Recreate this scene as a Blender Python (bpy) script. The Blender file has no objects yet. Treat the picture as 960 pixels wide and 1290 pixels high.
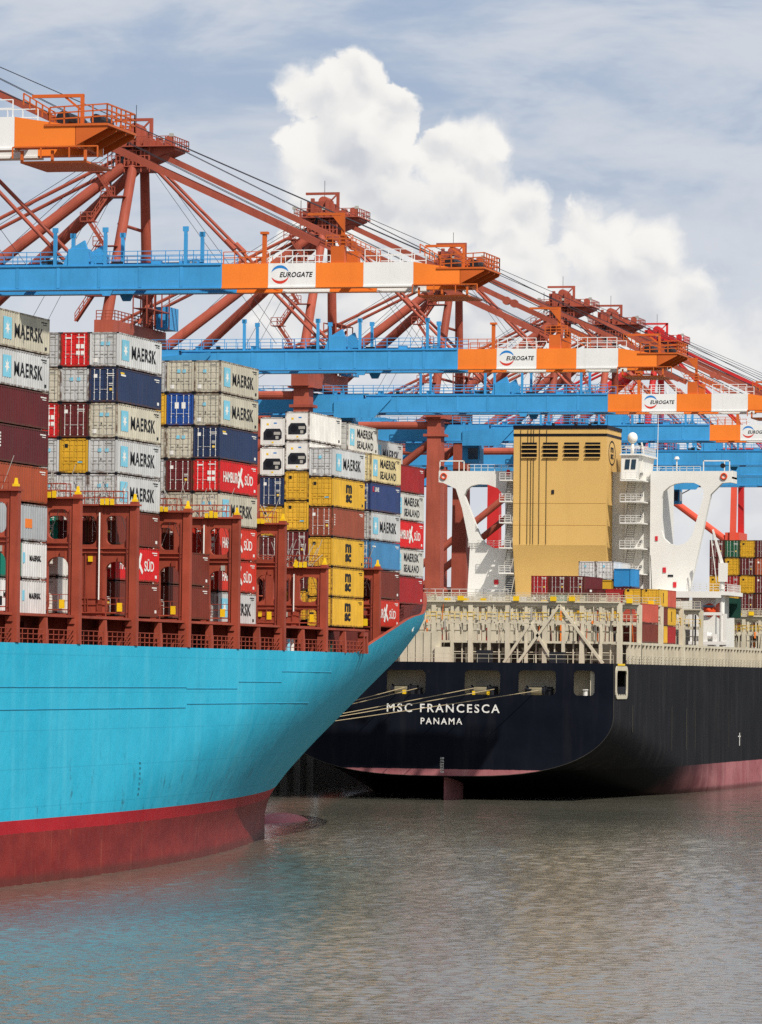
import bpy, math, random
from math import radians, sin, cos, pi, sqrt
from mathutils import Vector, Matrix
from mathutils.geometry import tessellate_polygon
random.seed(7)
SC = bpy.context.scene
COL = SC.collection

# ------------------------------------------------------------------ camera
# World frame: +Y runs along the quay and the ships towards their bows, +X is starboard, z = 0 is the water.
cam_d = bpy.data.cameras.new('camera')
cam = bpy.data.objects.new('camera', cam_d); COL.objects.link(cam)
cam_d.sensor_fit = 'HORIZONTAL'; cam_d.sensor_width = 36.0
cam_d.lens = 5980.7 / 960 * 36
cam_d.clip_start = 1.0; cam_d.clip_end = 20000
cam.matrix_world = (Matrix.Translation((0, 0, 16)) @ Matrix.Rotation(radians(14.3148), 4, 'Z')
                    @ Matrix.Rotation(radians(91.9847), 4, 'X') @ Matrix.Rotation(radians(0.6248), 4, 'Z'))
SC.camera = cam

# ------------------------------------------------------------------ light
SUN_AZ = radians(180 - 45)      # clockwise from +Y
SUN_EL = radians(48)
to_sun = Vector((sin(SUN_AZ) * cos(SUN_EL), cos(SUN_AZ) * cos(SUN_EL), sin(SUN_EL)))
sd = bpy.data.lights.new('sun', 'SUN'); sd.energy = 5.0; sd.angle = radians(0.6); sd.color = (1.0, 0.945, 0.87)
so = bpy.data.objects.new('sun', sd); COL.objects.link(so)
so.rotation_euler = to_sun.to_track_quat('Z', 'Y').to_euler(); so.location = (0, 0, 300)

SC.view_settings.view_transform = 'Standard'; SC.view_settings.look = 'None'
SC.view_settings.exposure = 0.0; SC.view_settings.gamma = 1.0
SC.view_settings.use_curve_mapping = False
SC.cycles.use_denoising = False; SC.cycles.max_bounces = 4; SC.cycles.diffuse_bounces = 2; SC.cycles.glossy_bounces = 2; SC.cycles.transmission_bounces = 0; SC.cycles.caustics_reflective = False

def lin(c):
    return tuple(((v / 255) / 12.92 if v / 255 <= 0.04045 else ((v / 255 + 0.055) / 1.055) ** 2.4) for v in c)

# ------------------------------------------------------------------ node helper
class NT:
    def __init__(s, tree): s.t = tree; s.n = tree.nodes; s.l = tree.links
    def new(s, typ, **kw):
        n = s.n.new(typ)
        for k, v in kw.items(): setattr(n, k, v)
        return n
    def put(s, sock, v):
        if isinstance(v, bpy.types.NodeSocket): s.l.new(v, sock)
        elif v is not None: sock.default_value = v
    def m(s, op, a, b=None, c=None, clamp=False):
        n = s.n.new('ShaderNodeMath'); n.operation = op; n.use_clamp = clamp
        for i, v in enumerate((a, b, c)): s.put(n.inputs[i], v)
        return n.outputs[0]
    def step(s, x, a, b, lo=0.0, hi=1.0):
        n = s.n.new('ShaderNodeMapRange'); n.interpolation_type = 'SMOOTHSTEP'
        s.put(n.inputs[0], x); n.inputs[1].default_value = a; n.inputs[2].default_value = b
        n.inputs[3].default_value = lo; n.inputs[4].default_value = hi
        return n.outputs[0]
    def mix(s, f, a, b, mode='MIX'):
        n = s.n.new('ShaderNodeMix'); n.data_type = 'RGBA'; n.blend_type = mode
        s.put(n.inputs[0], f)
        for i, v in ((6, a), (7, b)):
            if isinstance(v, (tuple, list)): v = tuple(v[:3]) + (1.0,)
            s.put(n.inputs[i], v)
        return n.outputs[2]
    def noise(s, vec, scale, detail=4.0, rough=0.55, dist=0.0, dim='3D'):
        n = s.n.new('ShaderNodeTexNoise'); n.noise_dimensions = dim; s.put(n.inputs['Vector'], vec)
        n.inputs['Scale'].default_value = scale; n.inputs['Detail'].default_value = detail
        n.inputs['Roughness'].default_value = rough; n.inputs['Distortion'].default_value = dist
        return n.outputs[0]
    def vscale(s, vec, sc, add=None):
        n = s.n.new('ShaderNodeVectorMath'); n.operation = 'MULTIPLY'
        s.put(n.inputs[0], vec); n.inputs[1].default_value = sc
        if add is None: return n.outputs[0]
        k = s.n.new('ShaderNodeVectorMath'); k.operation = 'ADD'
        s.l.new(n.outputs[0], k.inputs[0]); s.put(k.inputs[1], add)
        return k.outputs[0]

# ------------------------------------------------------------------ sky
world = bpy.data.worlds.new('World'); SC.world = world; world.use_nodes = True
wt = NT(world.node_tree); wt.n.clear()
SKY_K = 0.1
sky = wt.new('ShaderNodeTexSky', sky_type='NISHITA', sun_disc=False)
sky.sun_elevation = SUN_EL; sky.sun_rotation = SUN_AZ; sky.air_density = 1.2; sky.dust_density = 1.5
tc = wt.new('ShaderNodeTexCoord')
dirv = tc.outputs['Generated']
sx = wt.new('ShaderNodeSeparateXYZ'); wt.l.new(dirv, sx.inputs[0])
X_, Y_, Z_ = sx.outputs
az = wt.m('MULTIPLY', wt.m('ARCTAN2', X_, Y_), 57.29578)
el = wt.m('MULTIPLY', wt.m('ARCSINE', Z_), 57.29578)
cb = wt.new('ShaderNodeCombineXYZ'); wt.put(cb.inputs[0], az); wt.put(cb.inputs[1], el)
ae = cb.outputs[0]
def K(c, g=1.0): return tuple(v * g / SKY_K for v in lin(c))
# broken stratus over the whole dome: long soft bands with finer patches inside them
over = wt.step(el, 12.0, 48.0)          # thinner cover overhead
stm = wt.noise(wt.vscale(dirv, (10.0, 10.0, 40.0)), 1.0, 6, 0.60, 0.35)
pat = wt.noise(wt.vscale(dirv, (26.0, 26.0, 60.0), (3.0, 1.0, 2.0)), 1.0, 4, 0.6, 0.6)
base = wt.mix(wt.m('SUBTRACT', 0.85, wt.m('MULTIPLY', over, 0.6)), sky.outputs[0], K((164, 181, 208)))
base = wt.mix(wt.m('MULTIPLY', wt.step(wt.m('ADD', wt.m('MULTIPLY', stm, 0.68), wt.m('MULTIPLY', pat, 0.32)), 0.38, 0.58), wt.m('SUBTRACT', 1.0, wt.m('MULTIPLY', over, 0.45))), base, K((206, 212, 222)))
# pale lower air / distant cloud
wob = wt.noise(ae, 0.8, 4, 0.6, 0.0, '2D')
low = wt.m('ADD', el, wt.m('MULTIPLY', wt.m('SUBTRACT', wob, 0.5), 3.0))
base = wt.mix(wt.step(low, 6.9, 3.8), base, K((211, 216, 224)))
# cumulus bank
blobs = [(-14.78, 7.03, 0.50), (-15.2, 6.95, 0.33), (-14.35, 6.62, 0.46), (-14.75, 6.1, 0.85), (-13.62, 6.22, 0.42), (-13.17, 6.38, 0.30),
         (-13.35, 5.75, 0.62), (-12.78, 5.55, 0.42), (-14.1, 5.3, 0.85), (-12.45, 5.35, 0.26), (-12.5, 4.85, 0.50), (-11.85, 5.28, 0.40), (-11.5, 5.42, 0.26),
         (-11.15, 5.12, 0.40), (-11.35, 4.5, 0.80), (-10.75, 4.55, 0.42), (-10.4, 3.98, 0.5), (-9.88, 3.95, 0.38), (-13.0, 4.2, 1.1),
         (-15.0, 4.6, 0.95), (-9.0, 3.4, 0.8), (-10.1, 3.3, 0.8)]
dd = None
for (a, e, r) in blobs:
    q = wt.new('ShaderNodeVectorMath', operation='DISTANCE')
    wt.l.new(ae, q.inputs[0]); q.inputs[1].default_value = (a, e, 0)
    x = wt.m('SUBTRACT', q.outputs['Value'], r)
    dd = x if dd is None else wt.m('MINIMUM', dd, x)
def puffs(v, sc, sm):
    vo = wt.new('ShaderNodeTexVoronoi', feature='SMOOTH_F1', voronoi_dimensions='2D'); wt.put(vo.inputs['Vector'], v)
    vo.inputs['Scale'].default_value = sc; vo.inputs['Smoothness'].default_value = sm
    return vo.outputs['Distance']
wv_ = wt.new('ShaderNodeTexNoise', noise_dimensions='2D'); wt.put(wv_.inputs['Vector'], ae); wv_.inputs['Scale'].default_value = 1.8; wv_.inputs['Detail'].default_value = 4
warp = wt.vscale(wv_.outputs['Color'], (0.7, 0.7, 0.0), ae)
p0 = wt.m('MULTIPLY', puffs(warp, 1.7, 0.5), -0.46)
p1 = wt.m('MULTIPLY', puffs(wt.vscale(warp, (1, 1, 1), (0.10, 0.17, 0.0)), 1.7, 0.5), -0.46)
n0 = wt.noise(warp, 3.4, 7, 0.62, 0.0, '2D')
b0 = wt.m('ADD', wt.m('MULTIPLY', n0, 0.36), p0)
# the same kind of bank goes on round the horizon, lower
rb = wt.m('SUBTRACT', el, wt.m('ADD', 1.0, wt.m('MULTIPLY', wt.noise(wt.vscale(ae, (0.16, 0.3, 1)), 1.0, 2, 0.5, 0.0, '2D'), 3.2)))
n_ = wt.new('ShaderNodeMath', operation='SMOOTH_MIN'); wt.put(n_.inputs[0], dd); wt.put(n_.inputs[1], rb); n_.inputs[2].default_value = 0.3
dd = wt.m('SUBTRACT', n_.outputs[0], wt.m('MULTIPLY', wt.m('ADD', b0, 0.04), 0.75))
soft = wt.step(el, 2.8, 5.0, 0.32, 0.075)     # crisp tops, hazy feet
cm = wt.step(wt.m('DIVIDE', dd, wt.m('MULTIPLY', soft, wt.step(wob, 0.35, 0.65, 0.6, 2.6))), 1.0, -1.0)
lit = wt.m('ADD', 0.40, wt.m('ADD', wt.m('MULTIPLY', wt.m('SUBTRACT', p0, p1), 2.2), wt.m('MULTIPLY', n0, 0.34)))
inner = wt.step(dd, -0.9, 0.0)
lit = wt.m('ADD', wt.m('MULTIPLY', lit, 0.62), wt.m('MULTIPLY', inner, 0.36))
lowf = wt.step(el, 2.4, 5.6)
ccol = wt.mix(wt.step(lit, 0.08, 0.86), K((200, 204, 212)), K((248, 246, 242)))
ccol = wt.mix(wt.m('MULTIPLY', wt.m('SUBTRACT', 1.0, lowf), 0.55), ccol, K((220, 222, 227)))
skyc = wt.mix(cm, base, ccol)
world.cycles.sampling_method = 'MANUAL'; world.cycles.sample_map_resolution = 512
bg = wt.new('ShaderNodeBackground'); bg.inputs[1].default_value = SKY_K
wt.l.new(skyc, bg.inputs[0])
wo = wt.new('ShaderNodeOutputWorld'); wt.l.new(bg.outputs[0], wo.inputs[0])

# ------------------------------------------------------------------ materials
MATS = {}
def paint(name, rgb, rough=0.5, var=0.10, dirt=0.25, rust=0.0, dirtcol=(70, 55, 42), size=1.0, metallic=0.0, edge=0.0):
    if name in MATS: return MATS[name]
    mt = bpy.data.materials.new(name); mt.use_nodes = True
    t = NT(mt.node_tree); t.n.clear()
    out = t.new('ShaderNodeOutputMaterial'); bs = t.new('ShaderNodeBsdfPrincipled')
    t.l.new(bs.outputs[0], out.inputs[0])
    co = t.new('ShaderNodeTexCoord').outputs['Object']
    oi = t.new('ShaderNodeObjectInfo')
    rnd = t.new('ShaderNodeCombineXYZ')
    for i, k in enumerate((37.0, 91.0, 53.0)): t.put(rnd.inputs[i], t.m('MULTIPLY', oi.outputs['Random'], k))
    p = t.vscale(co, (1, 1, 1), rnd.outputs[0])
    c = tuple(v * 0.90 for v in lin(rgb))
    n1 = t.noise(p, 0.35 / size, 5, 0.6)
    col = t.mix(t.step(n1, 0.3, 0.7), tuple(v * (1 - var) for v in c), tuple(min(1, v * (1 + var)) for v in c))
    # per-object shade of the paint
    sh = t.m('ADD', 1.0 - var * 0.7, t.m('MULTIPLY', oi.outputs['Random'], var * 1.4))
    cc = t.new('ShaderNodeCombineColor')
    for i in range(3): t.put(cc.inputs[i], sh)
    col = t.mix(1.0, col, cc.outputs[0], 'MULTIPLY')
    if dirt > 0:
        st = t.noise(t.vscale(p, (2.6 / size, 2.6 / size, 0.22 / size)), 1.0, 6, 0.65, 0.3)
        bl = t.noise(p, 1.1 / size, 6, 0.7)
        f = t.m('MULTIPLY', t.m('ADD', t.m('MULTIPLY', t.step(st, 0.48, 0.8), 0.75), t.m('MULTIPLY', t.step(bl, 0.52, 0.8), 0.5)), dirt, clamp=True)
        col = t.mix(f, col, lin(dirtcol))
    if rust > 0:
        rn = t.noise(t.vscale(p, (1.7 / size, 1.7 / size, 0.7 / size), (9.0, 4.0, 2.0)), 1.0, 8, 0.7)
        col = t.mix(t.m('MULTIPLY', t.step(rn, 0.60, 0.72), rust, clamp=True), col, lin((118, 70, 42)))
    if edge > 0:      # chipped, rusty bottom and top rails and corner posts
        sp = t.new('ShaderNodeSeparateXYZ'); t.l.new(co, sp.inputs[0])
        en = t.noise(p, 2.2, 6, 0.7)
        bt = t.m('MAXIMUM', t.step(sp.outputs[2], 0.24, 0.10), t.step(sp.outputs[2], 2.66, 2.80))
        ps = t.m('MULTIPLY', t.step(t.m('ABSOLUTE', sp.outputs[0]), 1.06, 1.12), t.m('GREATER_THAN', t.m('FRACT', t.m('MULTIPLY', oi.outputs['Random'], 7.3)), 0.35))
        bt = t.m('MAXIMUM', bt, t.m('MULTIPLY', ps, t.m('LESS_THAN', sp.outputs[1], -6.0)))
        col = t.mix(t.m('MULTIPLY', t.m('MULTIPLY', bt, t.step(en, 0.36, 0.58)), edge, clamp=True), col, lin((84, 58, 42)))
    t.l.new(col, bs.inputs['Base Color'])
    t.put(bs.inputs['Roughness'], t.m('ADD', rough - 0.08, t.m('MULTIPLY', n1, 0.16)))
    bs.inputs['Metallic'].default_value = metallic
    bs.inputs['Specular IOR Level'].default_value = 0.12
    MATS[name] = mt
    return mt

M_red = paint('crane_red_paint', (165, 84, 66), 0.55, 0.16, 0.5, 0.1, (92, 44, 38), 2)
M_redb = paint('crane_scarlet_paint', (200, 50, 50), 0.5, 0.08, 0.2, 0.0, (120, 30, 32), 2)
M_redo = paint('crane_coral_paint', (222, 88, 66), 0.5, 0.08, 0.15, 0.0, (150, 60, 50), 2)
M_blue = paint('crane_blue_paint', (68, 154, 208), 0.45, 0.09, 0.34, 0.0, (48, 88, 122), 1.6)
M_orange = paint('crane_orange_paint', (244, 132, 52), 0.45, 0.07, 0.22, 0.0, (170, 80, 40), 3)
M_orange2 = paint('crane_weathered_orange', (206, 102, 46), 0.5, 0.10, 0.35, 0.05, (130, 60, 38), 2)
M_cwhite = paint('crane_white_paint', (234, 234, 230), 0.45, 0.03, 0.22, 0.05, (150, 140, 125), 1.6)
M_tray = paint('cable_tray_blue', (40, 92, 134), .6, .1, .2)
M_cable = paint('steel_cable', (52, 52, 58), 0.6, 0.05, 0.0)
M_logoB = paint('logo_blue', (45, 130, 200), 0.5, 0.03, 0.0)
M_logoR = paint('logo_red', (214, 66, 52), 0.5, 0.03, 0.0)
M_ink = paint('black_lettering', (34, 36, 40), 0.6, 0.05, 0.1)
M_inkw = paint('white_lettering', (236, 234, 226), 0.6, 0.03, 0.1)
M_inkr = paint('red_lettering', (206, 52, 60), 0.6, 0.03, 0.1)
M_sky = paint('pale_blue_emblem', (128, 200, 222), 0.55, 0.05, 0.1, 0.05)
M_yel = paint('safety_yellow', (238, 196, 36), 0.5, 0.06, 0.1)
M_lash = paint('lashing_bridge_red', (154, 72, 54), 0.6, 0.2, 0.6, 0.25, (96, 44, 36), 1.5)
M_deckr = paint('deck_red_oxide', (112, 52, 44), 0.7, 0.12, 0.4, 0.1, (66, 34, 30), 1.5)
M_dark = paint('dark_machinery', (40, 42, 48), 0.5, 0.15, 0.3, 0.1)
M_steel = paint('bare_steel', (172, 168, 158), 0.5, 0.08, 0.25, 0.1)
M_shipw = paint('ship_white', (232, 230, 222), 0.45, 0.03, 0.12, 0.03, (150, 138, 118), 3)
M_cream = paint('mast_cream', (206, 197, 174), 0.6, 0.10, 0.32, 0.18, (112, 98, 78), 1.5)
M_funnel = paint('funnel_buff', (220, 180, 108), 0.5, 0.04, 0.14, 0.03, (150, 110, 62), 4)
M_black = paint('black_band', (26, 27, 32), 0.5, 0.06, 0.1)
M_glass = paint('dark_window', (44, 62, 76), 0.12, 0.1, 0.0); M_glass.node_tree.nodes['Principled BSDF'].inputs['Specular IOR Level'].default_value = 0.6
M_conc = paint('quay_concrete', (148, 142, 132), 0.85, 0.12, 0.35, 0.05, (86, 78, 68), 2)
M_rope = paint('mooring_rope', (176, 160, 126), 0.9, 0.1, 0.1)
M_lifeb = paint('lifeboat_orange', (226, 84, 44), 0.4, 0.05, 0.1)
M_green = paint('canopy_green', (34, 70, 60), 0.6, 0.1, 0.2)

# ------------------------------------------------------------------ mesh helper
class MB:
    def __init__(s): s.v = []; s.f = []; s.mi = []; s.m = 0
    def add(s, vs, fs):
        o = len(s.v); s.v += [tuple(p) for p in vs]
        for f in fs: s.f.append(tuple(i + o for i in f)); s.mi.append(s.m)
        return s
    def box(s, x0, x1, y0, y1, z0, z1):
        if x1 < x0: x0, x1 = x1, x0
        if y1 < y0: y0, y1 = y1, y0
        if z1 < z0: z0, z1 = z1, z0
        return s.add([(x0, y0, z0), (x1, y0, z0), (x1, y1, z0), (x0, y1, z0), (x0, y0, z1), (x1, y0, z1), (x1, y1, z1), (x0, y1, z1)],
                     [(0, 3, 2, 1), (4, 5, 6, 7), (0, 1, 5, 4), (1, 2, 6, 5), (2, 3, 7, 6), (3, 0, 4, 7)])
    def beam(s, p, q, w, h=None, w2=None, h2=None):
        p, q = Vector(p), Vector(q); h = h or w; w2 = w2 or w; h2 = h2 or h
        d = (q - p).normalized(); up = Vector((0, 0, 1)) if abs(d.z) < 0.97 else Vector((0, 1, 0))
        a = d.cross(up).normalized(); b = a.cross(d).normalized()
        vs = []
        for c, ww, hh in ((p, w, h), (q, w2, h2)):
            vs += [c - a * ww / 2 - b * hh / 2, c + a * ww / 2 - b * hh / 2, c + a * ww / 2 + b * hh / 2, c - a * ww / 2 + b * hh / 2]
        return s.add(vs, [(3, 2, 1, 0), (4, 5, 6, 7), (0, 1, 5, 4), (1, 2, 6, 5), (2, 3, 7, 6), (3, 0, 4, 7)])
    def tube(s, p, q, r, r2=None, n=8):
        p, q = Vector(p), Vector(q); r2 = r if r2 is None else r2
        d = (q - p).normalized(); up = Vector((0, 0, 1)) if abs(d.z) < 0.97 else Vector((0, 1, 0))
        a = d.cross(up).normalized(); b = a.cross(d).normalized()
        vs = []
        for c, rr in ((p, r), (q, r2)):
            for i in range(n):
                t = 2 * pi * i / n; vs.append(c + (a * cos(t) + b * sin(t)) * rr)
        fs = [(i, (i + 1) % n, n + (i + 1) % n, n + i) for i in range(n)] + [tuple(range(n - 1, -1, -1)), tuple(range(n, 2 * n))]
        return s.add(vs, fs)
    def prism(s, pts, off):
        n = len(pts); o = Vector(off)
        vs = [Vector(p) for p in pts] + [Vector(p) + o for p in pts]
        return s.add(vs, [tuple(range(n)), tuple(range(2 * n - 1, n - 1, -1))] + [(i, i + n, (i + 1) % n + n, (i + 1) % n) for i in range(n)])
    def plate(s, outer, holes, fn, off):
        loops = [outer] + holes
        flat = [p for lp in loops for p in lp]
        tris = tessellate_polygon([[Vector((p[0], p[1], 0)) for p in lp] for lp in loops])
        o = Vector(off); A = [Vector(fn(*p)) for p in flat]; B = [a + o for a in A]; n = len(flat)
        fs = [tuple(t) for t in tris] + [tuple(i + n for i in reversed(t)) for t in tris]
        k = 0
        for lp in loops:
            m = len(lp)
            for i in range(m): fs.append((k + i, k + (i + 1) % m, k + (i + 1) % m + n, k + i + n))
            k += m
        return s.add(A + B, fs)
    def ball(s, c, rx, ry=None, rz=None, nu=14, nv=9):
        ry = ry or rx; rz = rz or rx; c = Vector(c); vs = []; fs = []
        for j in range(nv + 1):
            ph = -pi / 2 + pi * j / nv
            for i in range(nu):
                t = 2 * pi * i / nu
                vs.append(c + Vector((rx * cos(ph) * cos(t), ry * cos(ph) * sin(t), rz * sin(ph))))
        for j in range(nv):
            for i in range(nu):
                fs.append((j * nu + i, j * nu + (i + 1) % nu, (j + 1) * nu + (i + 1) % nu, (j + 1) * nu + i))
        return s.add(vs, fs)
    def rail(s, pts, h=1.1, step=2.0, r=0.035, rows=2):
        for a, b in zip(pts[:-1], pts[1:]):
            a, b = Vector(a), Vector(b); L = (b - a).length; n = max(1, int(round(L / step)))
            for k in range(n + 1):
                p = a.lerp(b, k / n); s.beam(p, p + Vector((0, 0, h)), 2 * r, 2 * r)
            for k in range(rows):
                z = Vector((0, 0, h * (k + 1) / rows)); s.beam(a + z, b + z, 2 * r, 2 * r)
        return s
    def mesh(s, name, org=(0, 0, 0), smooth=False):
        me = bpy.data.meshes.new(name); o = Vector(org)
        me.from_pydata([Vector(p) - o for p in s.v], [], s.f); me.update()
        if any(s.mi): me.polygons.foreach_set('material_index', s.mi)
        if smooth: me.polygons.foreach_set('use_smooth', [True] * len(me.polygons))
        return me

def link(name, data, parent=None):
    o = bpy.data.objects.new(name, data); COL.objects.link(o)
    if parent is not None: o.parent = parent
    return o
ROOT_AT = {}
def empty(name, loc, label=None, cat=None, group=None):
    o = bpy.data.objects.new(name, None); COL.objects.link(o); o.location = loc; o.empty_display_size = 1
    tag(o, label, cat, group); ROOT_AT[o.name] = Vector(loc)
    return o
def tag(o, label=None, cat=None, group=None, kind=None):
    if label: o['label'] = label
    if cat: o['category'] = cat
    if group: o['group'] = group
    if kind: o['kind'] = kind
    return o
SHIFT = [None]
def part(name, mb, mat, parent, smooth=False, label=None):
    """a mesh part; vertices are given in world space, the root empty holds the offset"""
    top = parent
    while top.parent is not None: top = top.parent
    me = mb.mesh(name, ROOT_AT[top.name], smooth)
    for m in (mat if isinstance(mat, (list, tuple)) else [mat]): me.materials.append(m)
    o = link(name, me, parent)
    if SHIFT[0] is not None and parent.parent is None: o.location = SHIFT[0]
    if label: o['label'] = label
    return o
def copy_tree(o, parent=None):
    c = o.copy(); COL.objects.link(c); c.parent = parent
    for ch in list(o.children): copy_tree(ch, c)
    return c

# lettering ------------------------------------------------------------------
TXT = {}
def text_mesh(body, w, h, face, bold=0.0, shear=0.0, spacing=1.0, stack=False):
    """flat letters w x h metres, centred; face '+X' reads along +Y, face '-Y' reads along +X"""
    key = (body, w, h, face, bold, shear, spacing)
    if key in TXT: return TXT[key]
    cu = bpy.data.curves.new('lettering', 'FONT'); cu.body = body; cu.size = 1.0; cu.resolution_u = 3
    cu.offset = bold; cu.shear = shear; cu.space_character = spacing; cu.align_x = 'CENTER'
    ob = bpy.data.objects.new('lettering_source', cu); COL.objects.link(ob)
    src = bpy.data.meshes.new_from_object(ob)
    bpy.data.objects.remove(ob); bpy.data.curves.remove(cu)
    xs = [v.co.x for v in src.vertices]; ys = [v.co.y for v in src.vertices]
    cx, cy = (min(xs) + max(xs)) / 2, (min(ys) + max(ys)) / 2
    kx, ky = w / (max(xs) - min(xs)), h / (max(ys) - min(ys))
    for v in src.vertices:
        a, b = (v.co.x - cx) * kx, (v.co.y - cy) * ky
        v.co = (0, a, b) if face == '+X' else (a, 0, b)
    src.update(); TXT[key] = src
    return src
def letters(name, body, w, h, face, loc, mat, parent, **kw):
    o = link(name, text_mesh(body, w, h, face, **kw), parent)
    if not o.data.materials: o.data.materials.append(mat)
    o.material_slots[0].link = 'OBJECT'; o.material_slots[0].material = mat
    o.location = loc
    return o

# ================================================================== setting
def water_mat():
    mt = bpy.data.materials.new('harbour_water'); mt.use_nodes = True
    t = NT(mt.node_tree); t.n.clear()
    out = t.new('ShaderNodeOutputMaterial'); bs = t.new('ShaderNodeBsdfPrincipled'); t.l.new(bs.outputs[0], out.inputs[0])
    co = t.new('ShaderNodeTexCoord').outputs['Object']
    big = t.noise(t.vscale(co, (0.012, 0.02, 1)), 1.0, 4, 0.6, 0, '2D')
    t.l.new(t.mix(t.step(big, 0.35, 0.65), lin((92, 91, 79)), lin((104, 102, 89))), bs.inputs['Base Color'])
    bs.inputs['IOR'].default_value = 1.33
    bs.inputs['Roughness'].default_value = 0.06
    w2 = t.noise(t.vscale(co, (1.9, 2.6, 1), (3.0, 7.0, 0.0)), 1.0, 3, 0.6, 0.3, '2D')
    bp = t.new('ShaderNodeBump'); bp.inputs['Strength'].default_value = 1.0; bp.inputs['Distance'].default_value = 0.03
    t.l.new(w2, bp.inputs['Height']); t.l.new(bp.outputs[0], bs.inputs['Normal'])
    return mt
import numpy as np
rng = np.random.default_rng(5)
# grid whose cells grow with the distance from the basin's near side
rows = [195.0]
while rows[-1] < 720: rows.append(rows[-1] * 1.00098)
gy = np.array(rows); gt = np.linspace(0, 1, 620)
GY = np.repeat(gy[:, None], len(gt), 1)
GX = (-0.44 * gy - 6)[:, None] * (1 - gt[None, :]) + (-0.06 * gy + 4)[:, None] * gt[None, :]
GZ = np.zeros_like(GX); cell = 0.00098 * GY
for k in range(72):                      # short wind chop from many directions about one wind
    wl = 0.5 * (2.6 / 0.5) ** rng.random(); th = rng.normal(radians(258), 0.9); kk = 2 * pi / wl
    GZ += 0.0029 * wl ** 0.62 * np.clip(wl / (3 * cell) - 0.4, 0, 1) * np.sin(kk * (GX * cos(th) + GY * sin(th)) + rng.random() * 6.28)
patch = 0.85 + 0.30 * np.sin(GX * 0.05 + 1.3 * np.sin(GY * 0.021)) * np.sin(GY * 0.033 + 0.8 * np.sin(GX * 0.043)) + 0.18 * np.sin(GX * 0.21 + GY * 0.06 + 1.5 * np.sin(GY * 0.05))
lee = 1.0 - 0.45 * np.clip((GY - 430) / 110, 0, 1)       # calmer in the lee of the ships
ty = np.minimum(GY - gy[0], gy[-1] - GY) / 10.0; tx = np.minimum(gt, 1 - gt)[None, :] * 40
GZ *= patch * lee * np.clip(np.minimum(ty, tx), 0, 1)
ny, nx = GX.shape
wv = np.stack([GX, GY, GZ], -1).reshape(-1, 3)
ii = (np.arange(ny - 1)[:, None] * nx + np.arange(nx - 1)[None, :]).reshape(-1)
wf = np.stack([ii, ii + 1, ii + nx + 1, ii + nx], -1)
far_v = np.array([(-4000, -300, 0), (4000, -300, 0), (4000, 9000, 0), (-4000, 9000, 0)], float)
n0 = len(wv); c00, c10, c11, c01 = 0, nx - 1, ny * nx - 1, (ny - 1) * nx
far_f = np.array([(n0, n0 + 1, c10, c00), (n0 + 1, n0 + 2, c11, c10), (n0 + 2, n0 + 3, c01, c11), (n0 + 3, n0, c00, c01)])
me = bpy.data.meshes.new('water'); AV = np.concatenate([wv, far_v]); AF = np.concatenate([wf, far_f])
me.vertices.add(len(AV)); me.vertices.foreach_set('co', AV.astype(np.float32).ravel())
me.loops.add(AF.size); me.loops.foreach_set('vertex_index', AF.astype(np.int32).ravel())
me.polygons.add(len(AF)); me.polygons.foreach_set('loop_start', np.arange(0, AF.size, 4, dtype=np.int32))
me.update(); me.validate(); me.polygons.foreach_set('use_smooth', np.ones(len(AF), dtype=bool))
me.materials.append(water_mat()); tag(link('water', me), kind='structure', label='brown rippled harbour water in front of both ships')

QX, QZ = -175.0, 6.0
mb = MB(); mb.box(-4000, QX, 200, 8000, -6, QZ)
me = mb.mesh('quay'); me.materials.append(M_conc); quay = tag(link('quay', me), kind='structure', label='concrete quay behind the ships')
for i in range(26):
    y = 470 + i * 7.0
    fm = MB().box(QX + 0.003, QX + 1.0, y, y + 1.7, -3, QZ - 0.4)
    o = link('fender_pile', fm.mesh('fender_pile'), quay); o.data.materials.append(M_conc)

# ================================================================== blue ship
CX = -139.5; HB = 24.75; DK = 18.2
def interp(tab, y):
    if y <= tab[0][0]: return tab[0][1]
    for (a, p), (b, q) in zip(tab[:-1], tab[1:]):
        if y <= b: return p + (q - p) * (y - a) / (b - a)
    return tab[-1][1]
ZTOP = [(445.5, 18.25), (448.3, 18.65), (451.3, 19.2), (458.5, 20.4), (467, 21.7), (473, 22.2), (484, 22.6), (489, 23.0), (495, 24.3), (501, 25.2), (522, 26.0)]
FLARE = [(2.2, 0), (4, .04), (6, .13), (8, .235), (10, .345), (12, .46), (14, .57), (16, .68), (18, .79), (19, .83), (20, .87), (21, .91), (22, .935), (25, .965), (27, .98)]
def flare(z): return interp(FLARE, z)
def half(Y, z):
    w = flare(z); ys = 346 + 103 * w; ye = 495 + 27 * w
    t = min(1.0, max(0.0, (Y - ys) / (ye - ys)))
    return HB * max(0.0, 1 - t ** 2) ** (1 - 0.5 * w)
def hull_point(u, v, side, inset=0.0, zlo=-3.0):
    yu = 330 + 192 * u; z = zlo + (interp(ZTOP, yu) - zlo) * v
    ye = 495 + 27 * flare(z); Y = 330 + (ye - 330) * u
    return (CX + side * max(0.0, half(Y, z) - inset), Y - inset * u, z)
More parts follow.
